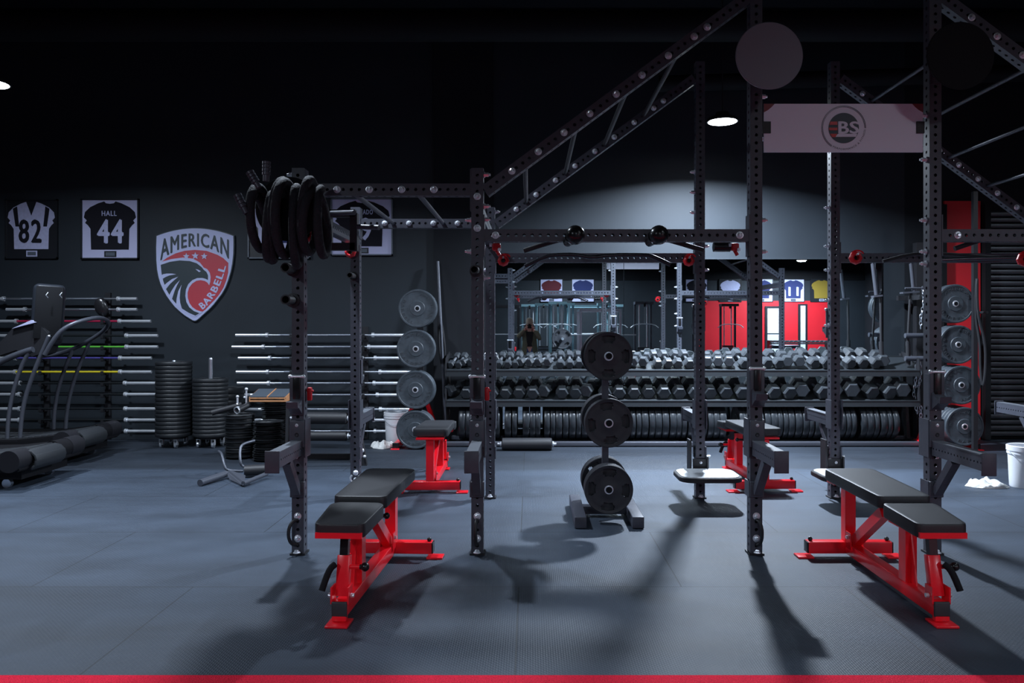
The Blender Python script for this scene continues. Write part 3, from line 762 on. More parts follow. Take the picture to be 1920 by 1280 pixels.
def bumper_tree(cx, Yf, pts, label, side):
    """vertical tree with red base; pts: pixel centres of the front plates"""
    base = thing('bumper_plate_tree', label, 'plate rack', (cx, Yf+.45, 0))
    MB().bar((0, 0, .06), (0, 0, 1.78), .075, .075, V((0, 1, 0))).build('mast', STEELD, base)
    MB().rbox((0, 0, .04), (.50, .07, .07), .005).rbox((-.24, -.14, .035), (.07, .46, .06), .005).rbox((.24, -.14, .035), (.07, .46, .06), .005).bar((-.24, -.0, .06), (-.04, .0, .62), .06, .05).bar((.24, 0, .06), (.04, 0, .62), .06, .05).build('base_frame', RED, base)
    for sx in (-.24, .24):
        MB().rbox((sx, -.37, .038), (.078, .03, .068), .004).build('end_cap', PLASB, base)
        MB().rbox((sx, -.41, .005), (.10, .06, .010), .002).build('foot_plate', RED, base)
    names = ['top', 'second', 'third', 'lowest']
    for k, (px, py, cnt) in enumerate(pts):
        c = W(px, py, Yf); 
        MB().cyl((c.x-cx, .0, c.z), (c.x-cx, -.435, c.z), .0235, n=20).cyl((c.x-cx, -.0, c.z), (c.x-cx, -.05, c.z), .04).build('plate_peg', CHROMED, base)
        MB().lathe([(.0, .002), (.010, .002), (.012, .004), (.018, .004), (.0225, .002), (.0225, 0)], (c.x-cx, -.435, c.z), (0, -1, 0), 24).build('peg_cap', MATT, base, sm=False)
        for j in range(cnt):
            yy = Yf+.05+j*.066
            if yy > Yf+.41: break
            bumper((c.x, yy, c.z), .225, .060, 'bumper plate on the %s peg of the %s tree, %s from the front' % (names[k], side, ordn(j)), 'bumper plates on the %s tree' % side,
                   front=(j == 0), roll=R([70, 20, -35, 10][k] if side == 'left' else [10, 60, 120, -30][k]))
bumper_tree(-1.335, 9.02, ((782, 578, 2), (779, 654, 2), (778, 731, 3), (778, 806, 3)), 'red based tree of bumper plates at the right end of the barbell wall', 'left')
bumper_tree(4.98, 8.95, ((1794, 569, 2), (1799, 646, 3), (1805, 722, 4), (1811, 800, 5)), 'red based tree of bumper plates beside the roller shutter', 'right')

# ------------------------------------------------------------------ small plate tree in the middle of the floor
def grip_mesh(r=.178, t=.034, n=96):
    radii = [.026, .042, .055, r*.55, r*.66, r*.78, r*.86, r*.97, r]; zz = [.5, .5, .30, .30, .36, .36, .30, .5, .38]
    b = bmesh.new(); G = []
    for sgn in (1, -1):
        G.append([[b.verts.new((q*cos(2*pi*k/n), -sgn*t*z, q*sin(2*pi*k/n))) for k in range(n)] for q, z in zip(radii, zz)])
    def hole(i, k):
        d = (k*360/n+360/n/2) % 90
        d = min(d, 90-d)
        if 3 <= i <= 5: return d < (23 if i == 4 else 19.5)
        return False
    m = len(radii)
    for s_, g in enumerate(G):
        for i in range(m-1):
            for k in range(n):
                if hole(i, k): continue
                f = (g[i][k], g[i+1][k], g[i+1][(k+1) % n], g[i][(k+1) % n])
                b.faces.new(f if s_ == 0 else f[::-1])
    for i in (0, m-1):
        for k in range(n): b.faces.new((G[0][i][k], G[0][i][(k+1) % n], G[1][i][(k+1) % n], G[1][i][k]))
    for i in range(m-1):
        for k in range(n):
            if hole(i, k):
                k2 = (k+1) % n
                if not hole(i, k2): b.faces.new((G[0][i][k2], G[0][i+1][k2], G[1][i+1][k2], G[1][i][k2]))
                if not hole(i, k-1): b.faces.new((G[0][i][k], G[0][i+1][k], G[1][i+1][k], G[1][i][k]))
                if not hole(i-1, k): b.faces.new((G[0][i][k], G[0][i][k2], G[1][i][k2], G[1][i][k]))
                if not hole(i+1, k): b.faces.new((G[0][i+1][k], G[0][i+1][k2], G[1][i+1][k2], G[1][i+1][k]))
    bmesh.ops.recalc_face_normals(b, faces=b.faces)
    me = bpy.data.meshes.new('grip_plate'); b.to_mesh(me); b.free(); me.shade_smooth()
    try: me.set_sharp_from_angle(angle=R(30))
    except Exception: pass
    me.materials.append(GRIP); return me
GM = grip_mesh()
tx, ty = .578, 5.92
pt = thing('plate_tree', 'low black plate tree with an H-shaped foot in the middle of the floor', 'plate rack', (tx, ty, 0))
MB().bar((0, 0, .08), (0, 0, 1.30), .048, .048, V((0, 1, 0))).build('mast', STEEL, pt)
MB().rbox((-.215, -.05, .045), (.085, .74, .082), .006).build('foot', STEEL, pt)
MB().rbox((.195, -.05, .045), (.085, .74, .082), .006).build('foot', STEEL, pt)
MB().rbox((-.01, -.05, .055), (.34, .075, .06), .004).build('crossbar', STEEL, pt)
for k, (z, nf, nb) in enumerate(((1.225, 2, 2), (.737, 2, 3), (.252, 3, 3))):
    nm = ['top', 'middle', 'bottom'][k]
    MB().cyl((0, -.295, z), (0, .30, z), .0245, n=24).build('plate_peg', CHROMED, pt)
    MB().lathe([(0, .002), (.008, .002), (.011, .004), (.018, .004), (.0235, .002), (.0235, 0)], (0, -.295, z), (0, -1, 0), 24).build('peg_cap', MATT, pt, sm=False)
    MB().cyl((0, -.045, z), (0, .045, z), .036).build('peg_collar', STEEL, pt)
    for j in range(nf+nb):
        yy = (-.265+.040*j) if j < nf else (.085+.042*(j-nf))
        if k == 0 and j < nf: yy = -.25+.040*j
        o = put(GM, 'grip_plate', None, (tx, ty+yy, z-.002), (0, R([0, 45, 10, 50, 20, 40][j % 6]+(0, -7, 3)[k]), 0))
        tag(o, 'grip plate on the %s peg of the low plate tree, %s from the front' % (nm, ordn(j)), 'weight plate', 'grip plates on the low plate tree')
        if j == 0:
            h = put(HUB, 'hub_ring', o, (0, -.016, 0)); h.scale = (.95, .6, .95)

# ================================================================== DUMBBELL RACK
RX0, RX1, RYF, RYB = -1.00, 4.68, 9.28, 9.84
rk = thing('dumbbell_rack', 'long three-tier black dumbbell rack in front of the mirror', 'dumbbell rack', (RX0, RYF, 0)); RL = -V(rk.location)
tilt = R(21); RACKM = mat('rack_grey_black', (.024, .029, .034), .42); BRUB = mat('glossy_rubber', (.020, .024, .029), .3)
def shelf(z, nm):
    m = MB(); rot = M.Rotation(tilt, 3, 'X')
    cx = (RX0+RX1)/2; L_ = RX1-RX0
    m.box((cx, RYF+.22, z+.02), (L_, .44, .006), rot).box((cx, RYF+.008, z-.075), (L_, .012, .075), None)
    m.box((cx, RYF+.012, z-.042), (L_, .03, .008)).box((cx, RYF+.43, z+.09), (L_, .012, .06))
    return m.build(nm, RACKM, rk, RL, sm=False)
Z1, Z2 = .955, .590
shelf(Z1, 'top_shelf'); shelf(Z2, 'middle_shelf')
MB().rbox(((RX0+RX1)/2, RYF-.0, .035), (RX1-RX0+.1, .07, .05), .004).rbox(((RX0+RX1)/2, RYF+.36, .06), (RX1-RX0, .05, .05), .004).build('bottom_rail', GREYS, rk, RL)
for x in (RX0-.01, 1.9, RX1+.01):
    MB().prism([V((x-.02, RYF-.02, .0)), V((x-.02, RYB-.06, .0)), V((x-.02, RYB-.06, .05)), V((x-.02, RYB-.20, .06)), V((x-.02, RYB-.06, 1.1)), V((x-.02, RYB-.12, 1.1)), V((x-.02, RYB-.28, .06)), V((x-.02, RYF-.02, .05))], V((.04, 0, 0))).build('side_frame', STEELD, rk, RL, sm=False)
for x in (RX0-.008, RX1+.008):
    for z in (Z1, Z2):
        MB().prism([V((x-.006, RYF, z-.11)), V((x-.006, RYF+.46, z+.06)), V((x-.006, RYF+.46, z+.17)), V((x-.006, RYF+.02, z+.10))], V((.012, 0, 0))).build('shelf_end', STEELD, rk, RL, sm=False)
def dumbbell_mesh(r, hl, gl):
    """hex dumbbell along y: two hex heads with chamfered ends"""
    m = MB()
    for s in (1,):
        y0 = s*gl/2; y1 = s*(gl/2+hl); pr = [(r*.80, y0), (r, y0+s*hl*.22), (r, y1-s*hl*.12), (r*.82, y1)]
        pr = [(0, y0)]+pr+[(0, y1)]
        m.lathe([(q, h) for q, h in pr], (0, 0, 0), (0, 1, 0), 6)
    return m.mesh(False, 'hex_dumbbell')
DM = {}
def dumbbells(x0, x1, n, r0, r1, z, tier, seedn):
    rnd = random.Random(seedn); xs = []; tot = 0
    ws = [r0+(r1-r0)*(i/(n-1)) for i in range(n)]
    sc = (x1-x0)/sum(2*w_+.004 for w_ in ws)
    x = x0
    for i in range(n):
        r = ws[i]; stepw = (2*r+.004)*sc; cx = x+stepw/2; x += stepw
        key = round(r, 3); hl = .07+r*.75; gl = .125
        if key not in DM:
            DM[key] = dumbbell_mesh(key, hl, gl); DM[key].materials.append(HEX)
            g = MB().tube([(0, -gl/2, 0), (0, -gl/4, 0), (0, 0, 0), (0, gl/4, 0), (0, gl/2, 0)], [.014, .017, .018, .017, .014], 10).mesh(True, 'handle'); g.materials.append(CHROMED)
            DM[('h', key)] = g
        o = put(DM[('h', key)], 'hex_dumbbell', None)
        yc = RYF+.235; zc = z+.012+r*.87+.02
        yaw = R(rnd.uniform(-2.5, 2.5)+max(-12, min(14, (cx-1.1)*6)))
        o.rotation_mode = 'XYZ'; o.rotation_euler = (tilt+R(rnd.uniform(-1, 1)), rnd.choice([0, 0, R(60)]), yaw)
        if rnd.random() < .07: o.rotation_euler[1] += R(9)
        o.location = (cx, yc+rnd.uniform(-.012, .012), zc)
        put(DM[key], 'hex_head', o); put(DM[key], 'hex_head', o, (0, 0, 0), (0, 0, pi))
        tag(o, 'black hex dumbbell on the %s shelf, %s from the left end' % (tier, ordn(i)), 'dumbbell', 'hex dumbbells on the %s shelf' % tier)
dumbbells(RX0+.03, RX1-.30, 44, .046, .078, Z1, 'top', 3)
dumbbells(RX0+.02, RX1-.06, 31, .074, .098, Z2, 'middle', 5)
# bumper plates standing in the bottom tier
x = RX0+.14; i = 0; rnd = random.Random(11)
gaps = {2: .10, 5: .05, 7: .06, 10: .03, 20: .05, 38: .14, 57: .05}
i = 0
while x < RX1-.30 and i < 66:
    th = rnd.choice([.062, .072, .082, .082]) if i < 40 else rnd.choice([.06, .075, .085])
    lean = 0 if i < 12 else (R(2) if i < 36 else R(-5))
    bumper((x+th/2, RYF+.20, .215+.060), .213, th-.006, 'bumper plate standing under the dumbbells, %s from the left end' % ordn(i), 'bumper plates standing under the dumbbells', rot=(0, lean*.2, pi/2+R(rnd.uniform(-1.5, 1.5))), m=BRUB)
    x += th+.004; i += 1
    if i in gaps: x += gaps[i]

# ================================================================== BARBELL WALL
def bar_mesh(L, sl_, shaft):
    me = None
    return me
BARY = WY-.13
def holder(x, z0, z1, label, hooks):
    t = thing('barbell_rack', label, 'barbell rack', (x, WY-.02, z0), group='wall racks carrying the barbells')
    MB().box((0, 0, (z1-z0)/2), (.07, .03, z1-z0)).build('rack_strip', STEELD, t, sm=False)
    for z in hooks:
        MB().box((0, -.06, z-z0-.030), (.035, .10, .02)).box((0, -.145, z-z0-.012), (.035, .012, .045)).box((0, -.115, z-z0-.030), (.035, .06, .02)).build('hook', STEELD, t, sm=False)
def barbell(x0, x1, z, label, shaft, group, sleeve_l=.41, rs=.019, knurl=True):
    cx = (x0+x1)/2; h = (x1-x0)/2
    t = thing('barbell', label, 'barbell', (cx, BARY, z), group=group)
    MB().cyl((-h+sleeve_l, 0, 0), (h-sleeve_l, 0, 0), .0132, n=12).build('shaft', shaft, t)
    for s in (-1, 1):
        a, b = s*(h-sleeve_l), s*h
        MB().cyl((a, 0, 0), (b, 0, 0), rs, n=16).cyl((a, 0, 0), (a+s*.03, 0, 0), .030, n=20).build('sleeve', CHROME, t)
        if knurl: MB().cyl((s*.10, 0, 0), (s*.50, 0, 0), .0148, n=10).build('knurling', KNURL, t)
s_b = F/BARY
def ZB(py): return CH-(py-VY)/s_b
def XB(px): return (px-VX)/s_b
rows = [628, 650, 671, 697, 718, 740, 767, 787, 808]
lab = ['topmost', 'second from the top', 'third from the top', 'fourth from the top', 'fifth from the top', 'sixth from the top', 'third from the bottom', 'second from the bottom', 'lowest']
xr = [(442, 758), (435, 750), (447, 762), (443, 771), (445, 760), (451, 766), (449, 772), (447, 760), (448, 762)]
for k, (py, (a, b)) in enumerate(zip(rows, xr)):
    barbell(XB(a), XB(b), ZB(py), 'steel barbell on the right wall rack, '+lab[k], CHROMED, 'barbells on the right wall rack')
for px, l in ((547, 'barbell wall rack strip behind the leftmost front post'), (682, 'barbell wall rack strip right of the first rear post')):
    holder(XB(px), ZB(825), ZB(612), l, [ZB(p) for p in rows])
rl = [(560, -28, 257, CHROMED, 'steel barbell on the left wall rack, topmost'), (580, 12, 257, CHROMED, 'shorter steel barbell on the left wall rack, second from the top'),
      (602, -28, 283, CRED, 'barbell with a red shaft on the left wall rack'), (629, -20, 296, CBLK, 'barbell with a dark shaft on the left wall rack, above the green one'),
      (650, -20, 296, CGRN, 'barbell with a bright green shaft on the left wall rack'), (671, -30, 284, CPUR, 'barbell with a purple shaft on the left wall rack'),
      (697, -30, 284, CYEL, 'barbell with a yellow shaft on the left wall rack'), (718, -22, 293, CBLK, 'black shafted barbell on the left wall rack, fifth from the bottom'),
      (739, -22, 294, CBLK, 'black shafted barbell on the left wall rack, fourth from the bottom'), (766, -22, 294, CBLK, 'black shafted barbell on the left wall rack, third from the bottom'),
      (787, -22, 295, CBLK, 'black shafted barbell on the left wall rack, second from the bottom'), (808, -22, 295, CBLK, 'black shafted barbell on the left wall rack, lowest')]
for py, a, b, m, l in rl:
    barbell(XB(a), XB(b), ZB(py), l, m, 'barbells on the left wall rack', .41 if m != CHROMED else .25, knurl=(m == CHROMED))
for px, l in ((78, 'barbell wall rack strip behind the treadmill console'), (194, 'barbell wall rack strip at the coloured barbells')):
    holder(XB(px), ZB(825), ZB(548), l, [ZB(p[0]) for p in rl])

# ================================================================== PLATE STACKS
def stack(px, pyb, Y, r, th, n, label, side, pole=None, cart=False, wob=0):
    c = W(px, pyb, Y); z0 = .015
    if cart:
        z0 = .13
        t = thing('plate_dolly', 'rolling dolly under the %s of bumper plates' % side, 'plate dolly', (c.x, Y, 0), group='rolling dollies under the plate stacks')
        MB().lathe([(0, 0), (.15, 0), (.15, .02), (0, .02)], (0, 0, .105), (0, 0, 1), 32).build('dolly_base', STEELD, t)
        if pole: MB().cyl((0, 0, .12), (0, 0, pole), .024, n=16).lathe([(0, .02), (.02, .015), (.024, 0)], (0, 0, pole), (0, 0, 1), 16).build('centre_pole', CHROMED, t)
        for k in range(4):
            a = R(35+90*k); x, y = .135*cos(a), .135*sin(a)
            MB().cyl((x-.012, y, .036), (x+.012, y, .036), .036, n=24).build('caster_wheel', CHROMED, t)
            MB().box((x-.018, y, .07), (.004, .04, .07)).box((x+.018, y, .07), (.004, .04, .07)).box((x, y, .10), (.045, .05, .006)).build('caster_fork', CHROME, t, sm=False)
    rnd = random.Random(px)
    for k in range(n):
        dx, dy = (rnd.uniform(-wob, wob), rnd.uniform(-wob, wob))
        bumper((c.x+dx, Y+dy, z0+th/2+k*th), r, th-.003, 'weight plate in the %s, %s from the floor' % (side, ordn(k)), 'plates in the '+side, rot=(pi/2, 0, 0), m=RUB)
    return c.x, Y, z0+n*th
stack(326, 825, 9.28, .205, .047, 19, '', 'tall left stack by the wall', 1.02, True)
stack(395, 822, 9.28, .20, .046, 15, '', 'second tall stack by the wall', 1.05, True)
stack(426, 836, 9.58, .20, .075, 9, '', 'stack hidden behind the second tall stack')
a = stack(450, 853, 8.5, .150, .052, 9, '', 'low stack right of the tall stacks', wob=.004)
b = stack(503, 857, 8.35, .128, .046, 9, '', 'stack in front of the box, lower plates', wob=.008)
c_ = stack(518, 848, 8.62, .118, .046, 13, '', 'stack under the wooden box', wob=.008)
d_ = stack(541, 845, 8.9, .13, .05, 9, '', 'stack behind the leftmost front post', wob=.004)
# slant board box on top
bx_, by_, bz_ = c_
bt = thing('slant_board', 'plywood slant board with black grip tops lying on a stack of plates', 'slant board', (bx_-.05, by_, bz_))
MB().box((0, 0, .012), (.40, .30, .018)).prism([V((-.2, -.15, .022)), V((-.2, .15, .022)), V((-.2, .15, .12)), V((-.2, -.15, .055))], V((.012, 0, 0))).prism([V((.188, -.15, .022)), V((.188, .15, .022)), V((.188, .15, .12)), V((.188, -.15, .055))], V((.012, 0, 0))).box((0, -.146, .043), (.40, .010, .014)).box((0, 0, .085), (.012, .30, .02), M.Rotation(R(12), 3, 'X')).build('board_frame', WOOD, bt, sm=False)
for s in (-1, 1): MB().box((s*.101, 0, .087), (.186, .305, .008), M.Rotation(R(12), 3, 'X')).build('grip_top', mat('grip_tape', (.05, .065, .085), .8) if s < 0 else bpy.data.materials['grip_tape'], bt, sm=False)
# landmine handles lying on the low stack
lx, ly, lz = a
lt = thing('landmine_handle', 'black steel landmine handle with chrome bolts lying on the low stack', 'barbell attachment', (lx, ly, lz))
MB().cyl((-.27, -.10, .02), (.02, .0, .10), .03, n=20).cyl((.03, -.14, .055), (.10, .02, .10), .034, n=20).build('handle_tube', STEELD, lt)
MB().lathe([(.034, 0), (.038, 0), (.038, .03), (.034, .03)], (.03, -.125, .058), V((-.07, -.16, -.04)), 20).cyl((-.02, -.02, .01), (-.02, -.02, .19), .011, n=8).sph((-.02, -.02, .19), .017).sph((-.02, -.02, .10), .02).cyl((.07, 0, .10), (.07, 0, .26), .010, n=8).sph((.07, 0, .27), .018).sph((.05, 0, .18), .014).build('bolt', CHROME, lt)
# roller attachment on the floor, left of the front post
def PT(px, py, Y): return W(px, py, Y)
ra = thing('lever_attachment', 'black tubular belt lever with foam roller lying on the floor left of the rack', 'rig attachment', W(430, 905, 7.1)); RA = -V(ra.location)
ra.location.z = 0; RA = -V(ra.location)
def FP(px, py, Z):  # floor-ish point at known height
    Y = F*(CH-Z)/(py-VY); return V(((px-VX)*Y/F, Y, Z))
MB().prism([FP(424, 884, .06), FP(458, 896, .06), FP(456, 910, .02), FP(430, 898, .02)], V((0, .03, .02))).build('lever_plate', GREYS, ra, RA, sm=False)
MB().cyl(FP(375, 905, .032), FP(424, 888, .045), .030, n=20).build('lever_tube', GREYS, ra, RA); MB().cyl(FP(456, 906, .035), FP(500, 888, .045), .020, n=16).build('lever_tube', GREYS, ra, RA)
MB().tube([FP(410, 846, .22), FP(416, 850, .22), FP(420, 872, .12), FP(425, 882, .07), FP(456, 883, .06)], .013, 10, 2).build('side_handle', GREYS, ra, RA)
MB().tube([FP(477, 826, .30), FP(458, 831, .29), FP(450, 838, .26), FP(450, 866, .13), FP(454, 873, .09), FP(462, 876, .08)], .013, 10, 2).build('side_handle', GREYS, ra, RA)
MB().cyl(FP(458, 882, .065), FP(497, 880, .065), .052, n=28).build('foam_roller', VINYL, ra, RA)
# horizontal roller pads behind the first bay
def roller(pa, pb, Z, r, label, n2):
    A, B = pa, pb
    t = thing('roller_pad', label, 'roller pad', A, group='long black roller pads'); 
    d = B-A
    MB().lathe([(0, 0), (r*.85, 0), (r, .008), (r, d.length-.008), (r*.85, d.length), (0, d.length)], (0, 0, 0), d, 32).build('pad', VINYL, t)
    u = d.normalized()
    for q, s in ((V((0, 0, 0)), -1), (d, 1)):
        MB().cyl(q-u*.005*s*-1, q+u*.02*s, .032, n=20).cyl(q, q+u*.05*s, .014, n=12).build('axle_nut', CHROME, t)
    return t
Yr = 8.25
roller(W(553, 783, Yr), W(651, 784, Yr), 0, .064, 'upper long black roller pad between the first front and rear posts', 1)
roller(W(553, 817, Yr), W(651, 817, Yr), 0, .052, 'lower long black roller pad between the first front and rear posts', 1)
st = thing('roller_stand', 'dark steel stand holding the two long roller pads', 'stand', (W(655, 800, Yr).x, Yr, 0))
zz_ = W(0, 783, Yr).z; z2_ = W(0, 817, Yr).z
MB().prism([V((.02, -.06, .0)), V((.02, .20, .0)), V((.02, .10, .62)), V((.02, -.02, .62))], V((.03, 0, 0))).prism([V((-.67, -.06, .0)), V((-.67, .20, .0)), V((-.67, .10, .62)), V((-.67, -.02, .62))], V((.03, 0, 0))).box((-.32, .18, .03), (.68, .05, .05)).build('stand_frame', STEELD, st, sm=False)
MB().prism([V((.12, -.25, .0)), V((.24, -.25, .0)), V((.13, -.25, .62)), V((.09, -.25, .62))], V((0, .05, 0))).build('stand_leg', STEELD, st, sm=False)
MB().sph((.19, -.26, .16), .025).sph((.22, -.27, .10), .016).build('shackle', CHROME, st)
# roller in front of the dumbbell rack
roller(W(941, 829, 9.0), W(1035, 829, 9.0), 0, .070, 'short thick black roller pad on the floor before the dumbbell rack', 0).location.z = .075

# ================================================================== bucket, cloths, band bar, chain
def bucket(c, label):
    t = thing('white_bucket', label, 'bucket', c, group='white plastic buckets')
    MB().lathe([(0, .0), (.125, 0), (.13, .01), (.142, .30), (.150, .30), (.150, .315), (.143, .32), (.155, .33), (.155, .37), (.147, .375), (.140, .37), (.128, .02), (0, .02)], (0, 0, 0), (0, 0, 1), 40).build('bucket_body', PLAST, t)
    MB().tube([(-.158, 0, .33), (-.13, -.11, .26), (0, -.17, .20), (.13, -.11, .26), (.158, 0, .33)], .003, 6, 2).build('wire_handle', CHROMED, t)
bucket((-1.67, 9.69, 0), 'white plastic bucket behind the bumper plates left of the rack')
bucket((4.46, 6.95, 0), 'white plastic bucket at the right edge beside a white cloth')
def cloth(x, y, w_, d, h, label, seedn):
    b = bmesh.new(); n = 26; rnd = random.Random(seedn); ph = [rnd.uniform(0, 6) for _ in range(8)]
    g = []
    for j in range(n+1):
        row = []
        for i in range(n+1):
            u, v = i/n*2-1, j/n*2-1; q = sqrt(u*u+v*v); k = min(1, 1/max(q, 1e-4)*max(abs(u), abs(v)))
            X = u*k*w_/2*(1+.12*sin(3*atan2(v, u)+ph[0])+.06*sin(7*atan2(v, u)+ph[1])); Y_ = v*k*d/2*(1+.1*sin(4*atan2(v, u)+ph[2]))
            e = max(0, 1-max(abs(u), abs(v))**2)
            Z = .006+e**.5*h*(.62+.22*sin(7*u+ph[3]+2*v)+.18*sin(9*v+ph[4]-3*u)+.12*sin(15*u*v+ph[5]))
            row.append(b.verts.new((X, Y_, max(.004, Z))))
        g.append(row)
    for j in range(n):
        for i in range(n): b.faces.new((g[j][i], g[j][i+1], g[j+1][i+1], g[j+1][i]))
    r = bmesh.ops.extrude_face_region(b, geom=b.faces[:]); bmesh.ops.translate(b, vec=(0, 0, -.004), verts=[v for v in r['geom'] if isinstance(v, bmesh.types.BMVert)])
    m = MB(); m.add(b); o = m.build('cleaning_cloth', CLOTH, None, (x, y, 0)); tag(o, label, 'cloth', 'crumpled white cloths')
cloth(W(716, 838, 9.2).x, 9.25, .26, .34, .085, 'crumpled white cloth on the floor beside the far bucket', 2)
cloth(4.12, 6.98, .34, .26, .075, 'crumpled white cloth on the floor beside the right bucket', 5)
# thin bar leaning on the wall and a hanging resistance band
o = MB().cyl(W(835, 790, 9.45), W(821, 490, 9.80), .020, n=12).build('leaning_bar', GREYS); tag(o, 'thin grey bar leaning against the wall beside the left plate tree', 'bar')
o = MB().tube([W(824, 585, 9.7), W(832, 630, 9.68), W(835, 665, 9.66), W(830, 690, 9.66), W(824, 660, 9.68), W(822, 600, 9.7)], .016, 8, 2, True).build('resistance_band', STEELD); tag(o, 'dark rubber loop band hanging beside the leaning bar', 'resistance band')
def chain(px, y0, y1, Y, label):
    A, B = W(px, y0, Y), W(px, y1, Y); n = int((A.z-B.z)/.042); m = MB(); ph = random.Random(px)
    for k in range(n):
        z = A.z-k*.042; x = A.x+.018*sin(k*.5)+ph.uniform(-.006, .006); a = R(90*(k % 2)+ph.uniform(-20, 20))
        P = []
        for j in range(10):
            q = 2*pi*j/10; P.append((x+.015*cos(q)*cos(a), Y+.015*cos(q)*sin(a), z+.028*sin(q)))
        m.tube(P, .0050, 5, 0, True)
    o = m.build('steel_chain', CHROMED); tag(o, label, 'chain', 'steel chains hanging at the rack end')
chain(1724, 674, 790, 9.38, 'steel chain hanging lowest at the right end of the dumbbell rack')
chain(1729, 541, 625, 9.38, 'steel chain hanging at the top, behind the fourth front post')
chain(1716, 674, 780, 9.38, 'steel chain hanging just left of the lowest one')
# storage stand for the long handles between mirror and shutter
hs = thing('handle_storage_stand', 'tall black storage column right of the mirror with pegs for handles', 'storage stand', (4.93, 9.80, 0))
MB().box((0, 0, 1.25), (.10, .10, 2.5)).box((0, 0, .02), (.16, .16, .04)).box((-.12, 0, 1.8), (.3, .06, .06)).box((-.12, -.25, 1.8), (.06, .5, .06)).box((-.12, -.42, 1.5), (.05, .05, .65)).build('column', STEELD, hs, sm=False)
HL = -V(hs.location)
for py in (540, 629, 672):
    MB().cyl(W(1697, py, 9.38), W(1742, py, 9.38), .030 if py > 600 else .012, n=20).build('peg', GREYS, hs, HL)
for (a, b, c2, pl, l) in (((1636, 494), (1643, 553), (1652, 640), (1636, 1652), 'left dark long grip handle hanging before the mirror end'),
                     ((1708, 494), (1713, 546), (1702, 640), (1690, 1721), 'right dark long grip handle hanging before the black wall')):
    t = thing('hanging_handle', l, 'handle', W(*a, 9.4), group='long grip handles hanging right of the mirror'); HH = -V(t.location)
    MB().cyl(W(*a, 9.4), W(*b, 9.4), .022, n=16).cyl(W(*a, 9.4), W(a[0], a[1]-14, 9.4), .008).build('grip', GREYS, t, HH)
    MB().bar(W(pl[0], b[1]+3, 9.4), W(pl[1], b[1]+1, 9.4), .09, .02).build('cross_plate', GREYS, t, HH, sm=False)
    MB().cyl(W(b[0]-6 if a[0] > 1700 else b[0]+8, b[1]+4, 9.4), W(*c2, 9.4), .016, n=12).cyl(W(*c2, 9.4), W(c2[0]+1, c2[1]+45, 9.4), .026, n=16).build('lower_rod', STEELD, t, HH)
# resistance bands hanging over the right tree
o = MB().tube([W(1832, 500, 8.7), W(1832, 590, 8.7), W(1848, 640, 8.68), W(1848, 700, 8.68), W(1842, 730, 8.7), W(1838, 690, 8.72), W(1838, 640, 8.72), W(1828, 590, 8.74)], .016, 8, 2, True).build('resistance_band', STEELD)
tag(o, 'long dark loop band hanging between the right plate tree and the shutter', 'resistance band')
bh = thing('band_hook', 'black steel hook arm behind the right plate tree carrying a band', 'hook', W(1832, 505, 8.9)); 
MB().box((0, .05, -.1), (.05, .05, 3.0-2*0)).cyl((0, 0, 0), (0, -.2, 0), .014).build('hook_post', STEELD, bh); bh.location.z = 1.6
o = bh

# ================================================================== WALL SIGN: the shield
def SH(x, y, d=0):     # the shield's own drawing (1152 wide) to the wall
    p = W(280+x/6.4, 410+y/6.4, WY); return V((p.x, WY-.03-d, p.z))
sh = thing('shield_sign', 'large shield shaped wall sign with an eagle head on slate wall', 'sign', SH(560, 1222)); HS = -V(sh.location)
def smooth(P, it=1):
    for _ in range(it):
        Q = []
        for a, b in zip(P, P[1:]+P[:1]): Q += [(a[0]*.75+b[0]*.25, a[1]*.75+b[1]*.25), (a[0]*.25+b[0]*.75, a[1]*.25+b[1]*.75)]
        P = Q
    return P
def shp(polys, name, m, d, th=.0025):
    mb = MB()
    for P in polys: mb.prism([SH(x, y, d) for x, y in P], V((0, -th, 0)))
    return mb.build(name, m, sh, HS, sm=False)
def arch(x0, x1, yf, n=24): return [(x0+(x1-x0)*k/n, yf(x0+(x1-x0)*k/n)) for k in range(n+1)]
top = lambda x: 120+.00043*(x-560)**2
OUT = arch(102, 1018, top)+[(1020, 300), (1018, 420), (1005, 540), (985, 640), (955, 740), (920, 830), (880, 900), (830, 965), (780, 1030), (720, 1092), (660, 1145), (600, 1200), (575, 1218), (555, 1222), (530, 1215), (495, 1193), (435, 1155), (380, 1110), (320, 1055), (270, 993), (222, 925), (180, 850), (148, 778), (125, 700), (108, 610), (99, 500), (97, 350)]
EDG = [((x-559)*1.028+559, (y-640)*1.02+640) for x, y in OUT]
mb = MB(); mb.prism([SH(x, y, -.028) for x, y in EDG], V((0, -.028, 0))); mb.build('sign_edge', LOGOD, sh, HS, sm=False)
shp([OUT], 'sign_face', LOGOW, 0)
REDF = [(165, 518), (228, 470), (330, 418), (440, 387), (560, 376), (700, 388), (830, 435), (900, 475), (960, 532), (957, 650), (935, 740), (900, 830), (850, 910), (800, 970), (740, 1030), (690, 1085), (655, 1112), (620, 1112), (560, 1090), (500, 1030), (465, 950), (465, 850), (500, 780), (600, 700), (600, 560), (440, 500), (300, 490)]
shp([REDF], 'red_field', LOGOR, .0025)
WB = [(158, 520), (280, 486), (420, 468), (540, 482), (622, 528), (668, 588), (708, 606), (740, 650), (750, 700), (745, 760), (732, 798), (712, 768), (680, 748), (630, 738), (580, 746), (530, 778), (492, 828), (474, 890), (476, 950), (495, 1010), (530, 1060), (580, 1095), (655, 1118), (560, 1180), (400, 1105), (250, 960), (170, 800), (135, 650)]
shp([WB], 'eagle_outline', LOGOW, .005)
